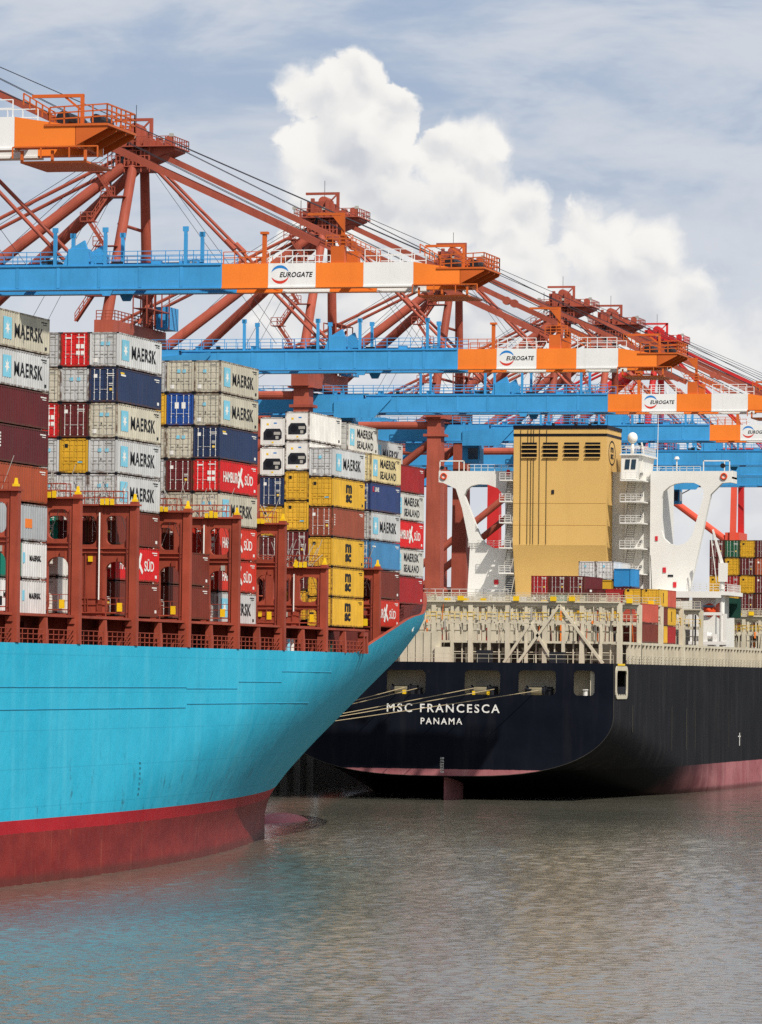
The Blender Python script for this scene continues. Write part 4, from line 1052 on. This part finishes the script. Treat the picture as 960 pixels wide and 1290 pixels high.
# provision crane on the boat deck
pc = part('provision_crane', MB().tube((-123.4, 688, MD), (-123.4, 688, 30.5), .38, n=12).box(-123.9, -122.7, 687.4, 688.6, 30.4, 33.2), M_shipw, black_ship)
part('crane_jib', MB().beam((-123.3, 688, 32.6), (-124.9, 688, 38.2), .45, .45, .25, .25).beam((-124.2, 687.8, 30.2), (-125.2, 687.8, 37.6), .12, .12).beam((-124.9, 688.2, 38.1), (-124.9, 688.2, 36.0), .08, .08), M_shipw, pc)
# lifeboat in its davits, rescue winch, green canopy
lb_ = part('davit', MB().beam((-122.6, 686, 19), (-122.6, 686, 25.6), .55, .55).beam((-122.9, 686, 25.6), (-127.2, 686, 25.6), .35, .45).beam((-127.6, 686, 19), (-127.6, 686, 25.6), .4, .4).box(-128.0, -122.3, 685.6, 687.5, 21.0, 21.5), M_shipw, black_ship)
part('winch', MB().tube((-126.6, 686.3, 22.3), (-124.6, 686.3, 22.3), .5, n=12).box(-126.2, -125.2, 685.8, 686.8, 21.5, 23.0).box(-124.4, -123.8, 685.8, 686.8, 21.5, 22.6), M_shipw, lb_)
part('life_raft', MB().tube((-127.4, 685.4, 19.5), (-126.2, 685.4, 19.5), .6, n=12).tube((-125.8, 685.4, 19.5), (-124.6, 685.4, 19.5), .6, n=12), M_dark, lb_)
part('winch_platform', MB().box(-128.5, -122.0, 684.5, 688, 18.8, 19.0).rail([(-128.5, 684.6, 19), (-122.1, 684.6, 19)], 1.0, .5, .03, 2), M_dark, lb_)
lbm = MB()
prf = [(0, .15), (.5, .85), (1.6, 1.3), (4.0, 1.5), (6.4, 1.3), (7.6, .8), (8.0, .15)]
g = []
for (y, r) in prf:
    g.append([(-125.4 + r * .95 * cos(a), 687.6 + y, 26.2 + r * (1.0 if sin(a) > 0 else 1.05) * sin(a)) for a in [2 * pi * k / 14 for k in range(14)]])
lbm.add([p for r in g for p in r], [(i * 14 + j, i * 14 + (j + 1) % 14, (i + 1) * 14 + (j + 1) % 14, (i + 1) * 14 + j) for i in range(len(prf) - 1) for j in range(14)] + [tuple(range(13, -1, -1))])
lifeboat = empty('lifeboat', (-125.4, 691, 24.7), 'enclosed orange lifeboat hanging below the boat deck of the black ship', 'lifeboat')
part('hull', lbm, M_lifeb, lifeboat, smooth=True)
part('window_strip', MB().box(-126.2, -124.6, 687.6, 687.75, 26.6, 26.9), M_glass, lifeboat)
part('canopy_screen', MB().prism([(-127.0, 701, 25.2), (-127.0, 701, 27.2), (-126.2, 701, 28.1), (-124.6, 701, 28.3), (-122.9, 701, 28.1), (-122.9, 701, 25.2)], (0, .5, 0)), M_green, black_ship)

SHIFT[0] = None
# --- containers on the black ship
def mk(key, xo, y, z, lab, L=12.19, H=2.6, doors=1, marks=False):
    return container(key, xo, y, z, lab, L, H, doors, marks, 'containers on the black ship')
for i, k in enumerate(('C', 'b')): mk(k, -123.5, 625.6, 20.95 + 2.66 * (1 - i), f'{PAL[k][3]} container, {["upper","lower"][i]} of two, starboard edge of black ship')
for i, (a, b) in enumerate((('Y', 'C'), ('b', 'Y'), ('Y', 'P'))):
    for k, yo, nm in ((a, 0, 'aft'), (b, 6.13, 'forward')):
        o = mk(k, -123.9, 640.6 + yo, 20.95 + 2.5 * (2 - i), f'{PAL[k][3]} short container, {nm} half, {["top","middle","bottom"][i]} tier, starboard edge of black ship', 6.06, 2.45, 2 if yo == 0 else 0)
        if k == 'Y': letters('lettering', 'msc', .35, 1.5, '+X', (1.216, 0, 1.3), M_ink, o, bold=.05)
cols = [(-126.4, ['y', 'C', 'M']), (-129.0, ['P', 'y', 'b']), (-131.6, ['M', 'P', 'M'])]
for c, (x, ks) in enumerate(cols):
    for i, k in enumerate(ks): mk(k, x, 640.6, 20.95 + 2.5 * (2 - i), f'{PAL[k][3]} container, {["top","middle","bottom"][i]} tier, {["second","third","fourth"][c]} row from starboard edge of black ship', 12.19, 2.45)
for i, k in enumerate(('M', 'y', 'M')): mk(k, -134.4, 640.6, 27.55 - 2.62 * i, f'{PAL[k][3]} container, {["top","middle","bottom"][i]} tier, right end of maroon row before buff funnel', doors=2)
for i, k in enumerate(('M', 'Kt', 'y')): mk(k, -136.95, 640.6, 27.55 - 2.62 * i, f'{PAL[k][3]} container, {["top","middle","bottom"][i]} tier, middle of maroon row before buff funnel', doors=2)
for i, k in enumerate(('P', 'M', 'M')): mk(k, -139.5, 640.6, 27.55 - 2.62 * i, f'{PAL[k][3]} container, {["top","middle","bottom"][i]} tier, left end of maroon row before buff funnel', doors=2)
mk('h', -136.0, 655.6, 29.95, 'white container, left one of a pair before buff funnel', doors=2)
mk('h', -133.45, 655.6, 29.95, 'white container, right one of a pair before buff funnel', doors=2)
mk('y', -133.45, 655.6, 27.3, 'plain yellow container under the right white one before funnel', doors=0)
mk('A', -130.9, 655.6, 28.95, 'clear blue short container beside white pair before bridge', 6.06, 2.6, 0)
mk('M', -130.9, 655.6, 26.3, 'maroon container directly under the clear blue short container', doors=2)
FW = [['M', 'K', 'y', 'Mt', 'M', 'y'], ['M', 'y', 'M', 'O', 'M', 'P'], ['y', 'P', 'y', 'M', 'M', 'M'], ['M', 'y', 'M', 'M', 'y', 'M'], ['M', 'M', 'P', 'M', 'M', 'y'], ['y', 'M', 'M', 'M', 'P', 'M']]
for r, row in enumerate(FW):
    for c, k in enumerate(row):
        mk(k, -137.8 + 2.53 * c, 768, 36.1 - 2.92 * r, f'{PAL[k][3]} container, {["top","second","third","fourth","fifth","sixth"][r]} tier, {["leftmost","second","third","fourth","fifth","sixth"][c]} column of block right of white bridge', H=2.88, doors=2 if r < 4 and c < 5 else 1)
# mooring lines to the quay
def rope(a, b, sag, lab):
    mb = MB(); a, b = Vector(a), Vector(b); pts = []
    for i in range(15):
        t = i / 14; p = a.lerp(b, t); p.z -= sag * 4 * t * (1 - t); pts.append(p)
    for p, q in zip(pts[:-1], pts[1:]): mb.tube(p, q, .05, n=6)
    me = mb.mesh('mooring_rope', a); me.materials.append(M_rope)
    o = link('mooring_rope', me); o.location = a; tag(o, lab, 'rope', 'mooring ropes')
rope((-133.0, 605.2, 14.4), (-176.2, 555, 6.5), .25, 'lowest mooring rope, from the wide pale stern opening past the ship name')
rope((-138.9, 605.2, 14.5), (-176.2, 561, 6.5), .25, 'mooring rope from right edge of the second stern opening')
rope((-141.7, 605.2, 14.6), (-176.2, 567, 6.5), .2, 'mooring rope from left edge of the second stern opening')
rope((-149.3, 605.2, 14.5), (-176.2, 571, 6.5), .2, 'lower mooring rope from the stern opening beside the blue bow')
rope((-151.0, 605.2, 14.6), (-176.2, 577, 6.5), .15, 'upper mooring rope from the stern opening beside the blue bow')
for y in (555, 561, 567, 571, 577): part_ = link('quay_bollard', MB().tube((-176.4, y, QZ - .01), (-176.4, y, QZ + .7), .35, n=10).tube((-176.4, y, QZ + .7), (-176.4, y, QZ + .9), .5, n=10).mesh('quay_bollard'), quay); part_.data.materials.append(M_dark)

# ================================================================== quay cranes
def build_crane(red, dz=0.0, ghost=False):
    """local frame: x towards the water from the waterside rail, y along the quay, z from the water"""
    r = empty('gantry_crane', (0, 0, 0))
    ZB, ZT = 54.05 + dz, 56.4 + dz
    for sy_ in (-1, 1):       # twin boom girders, panel by panel
        y0, y1 = (-3.5, -2.1) if sy_ < 0 else (2.1, 3.5)
        for x0, x1, m, nm in ((-54, 5.8, M_blue, 'girder'), (6.2, 41.7, M_blue, 'boom_girder'), (41.7, 46.6, M_orange, 'boom_panel'), (46.6, 51.6, M_cwhite, 'boom_panel'), (51.6, 56.6, M_orange, 'boom_panel'), (56.6, 61.8, M_cwhite, 'boom_panel')):
            part(nm, MB().box(x0, x1 - .006, y0, y1, ZB, ZT).box(x0, x1 - .006, y0 - .12, y1 + .12, ZB - .16, ZB - .003), m, r)
        part('boom_tip', MB().prism([(61.8, y0, ZB), (61.8, y0, ZT), (63.3, y0, ZT - .25), (66.6, y0, ZT - .75), (66.6, y0, ZB)], (0, y1 - y0, 0)), M_orange, r)
        # logo on the outer face
        if sy_ < 0:
            lg = []
            for a0, a1, m in ((20, 175, M_logoB), (200, 355, M_logoR)):
                mb = MB(); n = 14
                for i in range(n):
                    t0, t1 = i / n, (i + 1) / n
                    def ar(t, inner):
                        a = radians(a0 + (a1 - a0) * t); wdt = .30 * sin(pi * min(1, t * 1.05 + .02)) ** .7 if inner else 0
                        rr = .95 - wdt
                        return (47.85 + rr * cos(a), y0 - .006, ZB + 1.2 + rr * sin(a))
                    mb.add([ar(t0, 0), ar(t1, 0), ar(t1, 1), ar(t0, 1)], [(0, 1, 2, 3)])
                part('logo', mb, m, r)
            letters('lettering', 'EUROGATE', 3.5, .54, '-Y', (49.55, y0 - .012, ZB + 1.18), M_ink, r, bold=.03, shear=.25, spacing=1.05)
        # walkway and railing
        yo = y0 + .12 if sy_ < 0 else y1 - .92
        part('walkway', MB().box(-54, 41.6, yo, yo + .8, ZT + .02, ZT + .12), M_blue, r)
        part('railing', MB().rail([(-54, yo + .05, ZT + .12), (41.6, yo + .05, ZT + .12)], 1.3, 1.5, .035, 3), M_blue, r)
        part('railing', MB().rail([(46.7, yo + .05, ZT + .02), (51.5, yo + .05, ZT + .02)], 1.3, 1.2, .036, 2).rail([(56.7, yo + .05, ZT + .02), (61.6, yo + .05, ZT + .02)], 1.3, 1.2, .036, 2), M_cwhite, r)
        part('railing', MB().rail([(41.8, yo + .05, ZT + .02), (46.5, yo + .05, ZT + .02)], 1.2, 1.2, .04, 2), M_orange2, r)
        # blue guide fins in pairs, hinge gear
        for x in (14.1, 23.6, 29.0, 37.6):
            part('guide_fin', MB().box(x, x + .32, yo - .1, yo + .15, ZT - .1, ZT + 3.9).box(x - .12, x + .44, yo - .1, yo + .2, ZT + 3.4, ZT + 3.9).box(x + .06, x + .26, yo + .1, yo + .5, ZT - .1, ZT + 3.2), M_blue, r)
        part('hoist_box', MB().box(25.2, 27.4, yo - .1, yo + .9, ZT, ZT + 1.7).prism([(24.6, yo, ZT), (25.2, yo, ZT + 1.6), (26.9, yo, ZT + 2.6), (27.6, yo, ZT + .4)], (0, .5, 0)), M_blue, r)
        part('sheave_bracket', MB().prism([(28.6, y0 - .05 if sy_ < 0 else y1 - .2, ZB), (30.2, y0 - .05 if sy_ < 0 else y1 - .2, ZB), (29.8, y0 - .05 if sy_ < 0 else y1 - .2, ZB - .8), (29.0, y0 - .05 if sy_ < 0 else y1 - .2, ZB - .8)], (0, .25, 0)), M_blue, r)
    for q in range(9):
        part('splice_plate', MB().box(2.0 + 4.4 * q, 2.35 + 4.4 * q, -3.53, -3.502, ZB + .05, ZT - .05), M_blue, r)
    part('flange', MB().box(6.3, 41.6, -3.62, -3.502, ZT - .12, ZT - .02), M_blue, r)
    # tie pieces between the girders
    for x in (-50, -38, -24, -10, 8, 20, 32, 40): part('cross_tie', MB().box(x, x + .7, -2.1, 2.1, ZT - 1.0, ZT - .3), M_blue, r)
    for x, m in ((45, M_orange), (54, M_orange), (61, M_cwhite)): part('cross_tie', MB().box(x, x + .6, -2.1, 2.1, ZT - 1.0, ZT - .3), m, r)
    # tip platform, with slanted underside, railing and service jib
    tp = part('tip_platform', MB().box(64.2, 69.2, -3.6, 3.6, ZT - .78, ZT - .6), M_orange2, r)
    for yy in (-3.5, -1.2, 1.2, 3.4): part('bracket', MB().prism([(66.65, yy, ZT - .79), (69.1, yy, ZT - .79), (69.1, yy, ZT - 1.0), (66.65, yy, ZB + .1)], (0, .12, 0)), M_orange2, tp)
    part('end_beam', MB().box(66.2, 66.64, -2.09, 2.09, ZB + .05, ZT - .8), M_orange2, tp)
    part('machine_tray', MB().box(62.2, 67.4, -3.2, 3.2, ZB - 1.15, ZB - 1.0).box(62.2, 62.4, -3.2, -3.0, ZB - 1.0, ZB - .2).box(67.2, 67.4, -3.2, -3.0, ZB - 1.0, ZB - .2).box(64.6, 64.8, -3.2, -3.0, ZB - 1.0, ZB - .2), M_orange2, tp)
    part('railing', MB().rail([(64.6, -3.5, ZT - .7), (69.1, -3.5, ZT - .5), (69.1, 3.5, ZT - .5), (64.6, 3.5, ZT - .7)], 1.35, 1.1, .05, 3), M_orange2, tp)
    part('service_jib', MB().box(66.45, 66.7, -1.85, -1.6, ZT - .6, ZT + 1.75).box(62.6, 66.7, -1.85, -1.6, ZT + 1.6, ZT + 1.85).beam((66.4, -1.7, ZT + .7), (65.2, -1.7, ZT + 1.65), .16), M_orange2, tp)
    part('sheave', MB().tube((65.2, -2.2, ZT), (65.2, 2.2, ZT), .55, n=14).tube((67.6, -1.6, ZT - .1), (67.6, 1.6, ZT - .1), .45, n=12), M_dark, tp)
    part('stair', MB().rail([(62.4, -3.2, ZT + .9), (64.9, -3.2, ZT - .6)], .9, .6, .05, 2), M_orange2, tp)
    part('tip_walkway', MB().rail([(61.8, -3.85, ZB - .85), (68.5, -3.85, ZB - .85)], .85, 2.2, .05, 1), M_orange2, tp)
    # forestay tower
    part('stay_tower', MB().box(53.1, 54.5, 2.3, 3.3, ZT + .01, ZT + 1.7), M_orange2, r)
    ft = part('stay_tower', MB().box(53.1, 54.5, -3.3, -2.3, ZT + .01, ZT + 1.7).box(54.15, 54.5, -3.2, -2.9, ZT + 1.7, ZT + 5.0).box(50.6, 54.5, -3.2, -2.9, ZT + 4.85, ZT + 5.1).prism([(53.2, -3.3, ZT + 4.8), (54.5, -3.3, ZT + 3.2), (54.5, -3.3, ZT + 4.8)], (0, .35, 0)), M_orange2, r)
    part('stair', MB().rail([(54.6, -2.9, ZT + 1.8), (58.2, -2.9, ZT + .1)], 1.1, .6, .04, 3).beam((54.8, -2.6, ZT + 1.7), (57.8, -2.6, ZT + .15), .8, .12), M_orange2, ft)
    part('railing', MB().rail([(52.6, -3.3, ZT + 1.7), (55.4, -3.3, ZT + 1.7)], 1.1, .7, .04, 3), M_orange2, ft)
    part('lamp_post', MB().box(45.9, 46.3, -3.4, -3.0, ZT, ZT + 3.2).box(45.7, 46.5, -3.5, -2.9, ZT + 3.0, ZT + 3.25), M_orange2, r)
    SHIFT[0] = Vector((-1.6, 0, 0))
    # apex
    AZ = 82.0 + dz
    ap = part('apex_head', MB().box(-1.5, 2.6, -2.6, 2.6, AZ - 2.6, AZ).prism([(2.6, -2.4, AZ - 1.6), (6.2, -2.4, AZ - .2), (6.2, -2.4, AZ + .1), (2.6, -2.4, AZ + .1)], (0, 4.8, 0)).box(-.9, 2.0, -1.6, 1.6, AZ, AZ + 2.4), red, r)
    part('platform', MB().box(-3.3, 6.4, -3.6, 3.6, AZ + .12, AZ + .25), red, ap)
    part('railing', MB().rail([(-3.2, -3.5, AZ + .25), (6.3, -3.5, AZ + .25), (6.3, 3.5, AZ + .25), (-3.2, 3.5, AZ + .25), (-3.2, -3.5, AZ + .25)], 1.15, 1.0, .05, 2), red, ap)
    part('sheave_gallery', MB().box(-1.7, 2.2, -2.0, -1.62, AZ + .3, AZ + 2.6).box(-1.0, -.5, -2.6, -2.1, AZ - 2.4, AZ + 3.0).box(1.2, 1.7, -2.6, -2.1, AZ - 2.4, AZ + 2.8).rail([(-2.4, -2.9, AZ - 2.2), (3.0, -2.9, AZ - 2.2)], 1.9, .55, .05, 3), red, ap)
    part('sheave', MB().tube((.6, -1.4, AZ + 2.6), (.6, 1.4, AZ + 2.6), .8, n=14).tube((3.6, -1.4, AZ + .6), (3.6, 1.4, AZ + .6), .55, n=12), red, ap)
    part('service_jib', MB().box(2.2, 2.6, -.2, .2, AZ + .2, AZ + 4.0).box(-2.4, 2.6, -.2, .2, AZ + 3.75, AZ + 4.1).beam((.9, -.1, AZ + 2.4), (2.3, -.1, AZ + 3.8), .2), red, ap)
    part('aerial', MB().tube((.4, 0, AZ + 2.4), (.4, 0, AZ + 5.8), .04, n=5).tube((-2.6, -2, AZ + .2), (-2.6, -2, AZ + 2.8), .05, n=5), M_dark, ap)
    part('work_lamp', MB().box(-3.4, -2.9, -3.8, -3.4, AZ + 1.3, AZ + 1.7).box(5.9, 6.4, -3.8, -3.4, AZ + 1.3, AZ + 1.7).box(1.0, 1.4, -3.7, -3.4, AZ + 1.2, AZ + 1.6), M_steel, ap)
    gr = random.Random(3)
    for q in range(16):
        gx_, gy_, gz_ = gr.uniform(-2.6, 4.6), gr.uniform(-3.0, 2.6), AZ + .26
        part('sheave_guard', MB().box(gx_, gx_ + gr.uniform(.25, .9), gy_, gy_ + gr.uniform(.2, .7), gz_, gz_ + gr.uniform(.6, 2.1)), red, ap)
    for q in range(6):
        gx_ = -2.4 + 1.1 * q
        part('gallery_post', MB().beam((gx_, -2.9, AZ - 3.0), (gx_, -2.9, AZ + .1), .12), red, ap)
    part('gallery_floor', MB().box(-2.6, 3.2, -3.1, -2.6, AZ - 2.35, AZ - 2.25), red, ap)
    part('gallery_ladder', MB().rail([(-.6, -2.95, AZ - 2.3), (.4, -2.95, AZ + .3)], .8, .35, .05, 2), M_dark, ap)
    part('access_ladder', MB().rail([(-2.0, -3.2, AZ - 6.2), (-1.6, -3.0, AZ - 2.3)], .8, .4, .05, 2).box(-2.6, -.4, -3.6, -2.6, AZ - 6.3, AZ - 6.2), M_dark, ap)
    for q in range(22):
        gx_ = gr.uniform(-4, 41); w_ = gr.uniform(.3, 1.1)
        part('junction_box', MB().box(gx_, gx_ + w_, -3.3, -2.7, ZT + .01, ZT + gr.uniform(.25, .7)), gr.choice([M_blue, M_steel, M_blue, M_dark]), r)
    part('cable_tray', MB().box(-10, 41, -2.6, -2.2, ZT + .02, ZT + .3), M_tray, r)
    # legs of the A-frame and the raking back legs
    LZ = 57.3 + dz
    for s_ in (-1, 1):
        part('frame_leg', MB().tube((-.6, s_ * 9.6, LZ), (.8, s_ * 2.5, AZ - 2.3), .74, .60, n=16), red, r, smooth=False)
        part('back_leg', MB().tube((-29, s_ * 9.6, LZ - .5), (-.4, s_ * 2.4, AZ - 2.2), .78, .70, n=16), red, r)
        part('rear_stay', MB().tube((-52, s_ * 3.0, ZT + .3), (-.8, s_ * 2.2, AZ - 1.0), .24, n=8), red, r)
        part('inner_forestay', MB().tube((26.2, s_ * 2.9, ZT + .6), (2.2, s_ * 1.6, AZ - 1.2), .21, n=8).tube((14.2, s_ * 2.25, ZT + 12.72), (13.0, s_ * 2.2, ZT + 13.88), .34, n=8), red, r)
        part('outer_forestay', MB().beam((53.4, s_ * 3.0, ZT + 2.0), (28, s_ * 2.5, ZT + 13.6), .30, .64).beam((28.4, s_ * 2.5, ZT + 13.45), (4.2, s_ * 2.0, AZ - .8), .30, .64).tube((28.2, s_ * 2.5 - .35, ZT + 13.5), (28.2, s_ * 2.5 + .35, ZT + 13.5), .6, n=10), red, r)
        for q in range(2):
            part('hoist_rope', MB().tube((64.5 - q * 8, s_ * (1.0 + q * .6), ZT + .9), (5.6 - q * 3, s_ * (1.0 + q * .4), AZ + .9 + q), .034, n=4), M_cable, r)
            part('hoist_rope', MB().tube((-30 - 14 * q, s_ * 1.2, ZT + 1.2), (-.4, s_ * 1.1, AZ + 1.4), .035, n=4), M_cable, r)
        for q in range(1):
            part('guy_wire', MB().tube((20 + 9 * q, s_ * 3.2, ZT + .8), (1.6, s_ * 1.9, AZ - .4), .03, n=4), M_cable, r)
            part('guy_wire', MB().tube((-14 - 9 * q, s_ * 3.2, ZT + .8), (-.6, s_ * 1.9, AZ - .4), .03, n=4), M_cable, r)
    for q, (za, zb) in enumerate(((LZ + 6.5, LZ + 6.5), (LZ + 15, LZ + 15))):
        ya = 9.6 - 7.1 * (za - LZ) / (AZ - 2.3 - LZ); part('frame_strut', MB().tube((-.2, -ya, za), (-.2, ya, zb), .22, n=8), red, r)
    # portal: legs, collars, cross beams, braces
    for x0 in (0.0, -30.0):
        for s_ in (-1, 1):
            y = s_ * 9.0
            lg = part('portal_leg', MB().beam((x0, y, QZ + 3), (x0, y, LZ - .2), 2.7, 3.0, 2.2, 2.5), red, r)
            part('collar', MB().box(x0 - 1.7, x0 + 1.7, y - 1.5, y + 1.5, LZ - 3.0, LZ - 2.6), red, lg); part('collar', MB().box(x0 - 1.9, x0 + 1.9, y - 1.7, y + 1.7, LZ - .2, LZ + .02), red, lg)
            part('bogie', MB().box(x0 - .8, x0 + .8, y - 4.5, y + 4.5, QZ + .9, QZ + 2.95), red, r)
            for q in range(6): part('wheel', MB().tube((x0 - .4, y - 3.9 + 1.55 * q, QZ + .5), (x0 + .4, y - 3.9 + 1.55 * q, QZ + .5), .48, n=12), M_dark, r)
        part('cross_beam', MB().box(x0 - 1.25, x0 + 1.25, -11.2, 11.2, LZ + .05, LZ + 2.5), red, r)
        part('sill_beam', MB().box(x0 - 1.0, x0 + 1.0, -7.6, 7.6, QZ + 11, QZ + 13), red, r)
    part('railing', MB().rail([(1.2, -10.5, LZ + 2.5), (1.2, 10.5, LZ + 2.5)], 1.2, 1.4, .05, 3).rail([(-1.2, -10.5, LZ + 2.5), (1.2, -10.5, LZ + 2.5)], 1.2, 1.2, .05, 3), red, r)
    for s_ in (-1, 1):
        y = s_ * 9.0
        part('tie_tube', MB().tube((-1, y, LZ - 1.2), (-29, y, LZ - 1.2), .62, n=12), red, r)
        part('tie_tube', MB().tube((-1, y, 30), (-29, y, 30), .7, n=12), red, r)
        part('diagonal_brace', MB().tube((-1, y, LZ - 4), (-29, y, 31), .62, n=12), red, r)
        part('diagonal_brace', MB().tube((-29, y, 14), (-1, y, 29.2), .62, n=12), red, r)
    # access cage beside the front legs, zig-zag stairs above it
    cg = MB()
    for x in (1.6, 3.4):
        for y in (-4.2, -1.0, 2.2, 5.4): cg.beam((x, y, LZ + 2.5), (x, y, LZ + 9.5), .14)
    for z in (LZ + 4.5, LZ + 7, LZ + 9.5):
        for x in (1.6, 3.4): cg.beam((x, -4.2, z), (x, 5.4, z), .14)
        cg.box(1.6, 3.4, -4.2, 5.4, z - .05, z)
    for q in range(3): cg.beam((2.4, -4.2 + 3.2 * q, LZ + 2.5 + 2 * q), (2.4, -1 + 3.2 * q, LZ + 5 + 2 * q), .3, .15)
    part('access_cage', cg, red, r)
    st = MB(); zz = LZ + 2.5; dirn = 1; nfl = 6; hh = (AZ - 3 - zz) / nfl
    for q in range(nfl):
        xa, xb = (-4.4, -2.2) if dirn > 0 else (-2.2, -4.4); xs_ = 1.0 * q / nfl * 1.0
        ya = -8.8 + 6.0 * q / nfl; p0 = Vector((xa + xs_, ya, zz)); p1 = Vector((xb + xs_, ya, zz + hh))
        st.beam(p0 + Vector((0, -.4, 0)), p1 + Vector((0, -.4, 0)), .08, .25); st.beam(p0 + Vector((0, .4, 0)), p1 + Vector((0, .4, 0)), .08, .25)
        for k in range(12):
            t = p0.lerp(p1, (k + .5) / 12); st.box(t.x - .12, t.x + .12, t.y - .4, t.y + .4, t.z, t.z + .05)
        st.rail([p0 + Vector((0, -.42, 0)), p1 + Vector((0, -.42, 0))], 1.0, .9, .045, 2)
        st.box(p1.x - .9, p1.x + .9 + (1.2 if dirn > 0 else 0), p1.y - .6, p1.y + 1.0, p1.z - .1, p1.z); st.rail([(p1.x - .9, p1.y - .58, p1.z), (p1.x + .9, p1.y - .58, p1.z)], 1.1, .9, .045, 2)
        zz += hh; dirn = -dirn
    part('zigzag_stair', st, red, r)
    # machinery house, electrical room, trolley cab
    part('electrical_room', MB().box(1.4, 3.2, 5.9, 10.2, LZ + 2.55, LZ + 5.4), M_blue, r)
    mh = part('machinery_house', MB().box(-47, -31, -4.6, 4.6, ZT + 1.3, ZT + 6.0), M_blue, r)
    part('roof_unit', MB().box(-43, -40, -2, 2, ZT + 6.0, ZT + 7.0).box(-36, -33.5, -2, 2, ZT + 6.0, ZT + 6.8), M_steel, mh)
    part('railing', MB().rail([(-47, -5.0, ZT + 1.3), (-31, -5.0, ZT + 1.3)], 1.2, 1.5, .05, 2), M_blue, mh)
    part('trolley', MB().box(-6.5, -1.6, -3.0, 3.0, ZB - 1.8, ZB - .5), M_blue, r)
    cab = part('operator_cab', MB().box(2.6, 5.4, -1.6, 1.6, ZB - 3.6, ZB - .5), M_blue, r)
    part('window', MB().box(5.41, 5.46, -1.3, 1.3, ZB - 3.0, ZB - 1.2).box(3.6, 5.2, -1.66, -1.61, ZB - 3.0, ZB - 1.2), M_glass, cab)
    SHIFT[0] = None
    part('hinge_bracket', MB().prism([(1.5, -3.75, ZB - .9), (7.5, -3.75, ZB - .9), (10.0, -3.75, ZT - .6), (10.0, -3.75, ZT - .2), (1.5, -3.75, ZT - .9)], (0, .2, 0)), M_blue, r)
    return r
CR = 'gantry cranes along the quay'
proto = build_crane(M_red); proto_hi = build_crane(M_red, 1.45); proto_red = build_crane(M_redb)
cranes = [(proto_hi, 341.7, 'gantry crane whose orange and white boom tip enters at upper left'),
          (None, 466.8, 'gantry crane with the nearest long blue boom carrying its logo above the containers'),
          (proto, 570.9, 'red-legged gantry crane with apex at upper left above the grey containers'),
          (None, 663.0, 'red-legged gantry crane with apex second from left, behind the nearest logo panel'),
          (None, 743.4, 'red-legged gantry crane with apex behind the orange tip of nearest boom'),
          (None, 827.8, 'red-legged gantry crane with apex above the second logo boom'),
          (None, 870.6, 'red-legged gantry crane with apex just left of the scarlet one'),
          (proto_red, 916.1, 'scarlet gantry crane farthest along the quay, bright red apex')]
for (pr, y, lab) in cranes:
    c = pr or copy_tree(proto_hi if y < 500 else proto)
    c.location = (-177.0, y + 0.3, 0); tag(c, lab, 'crane', CR)
# farther, lower coral portal whose legs show right of the white bridge
fc = empty('portal_crane', (-177, 1000, 0), 'coral red portal crane legs far behind the container block at right', 'crane')
for dy in (-5.6, 5.6): part('leg', MB().beam((-177, 1000 + dy * 1.3, QZ), (-176.6, 1000 + dy * .7, 64), 1.5, 1.5, 1.1, 1.1), M_redo if dy < 0 else M_redb, fc)
part('cross_beam', MB().box(-178.4, -175.4, 995, 1005, 45.8, 47.4), M_redo, fc)
part('top_beam', MB().box(-179, -172, 995, 1005, 64, 65.4), M_redo, fc)
part('diagonal_brace', MB().tube((-178, 996, 45.5), (-198, 996, 60), .75, n=12), M_redo, fc)
part('rope', MB().tube((-177, 1000, 62), (-196, 1000, 52), .12, n=5).tube((-176, 1000, 62), (-164, 1000, 52), .12, n=5), M_cable, fc)
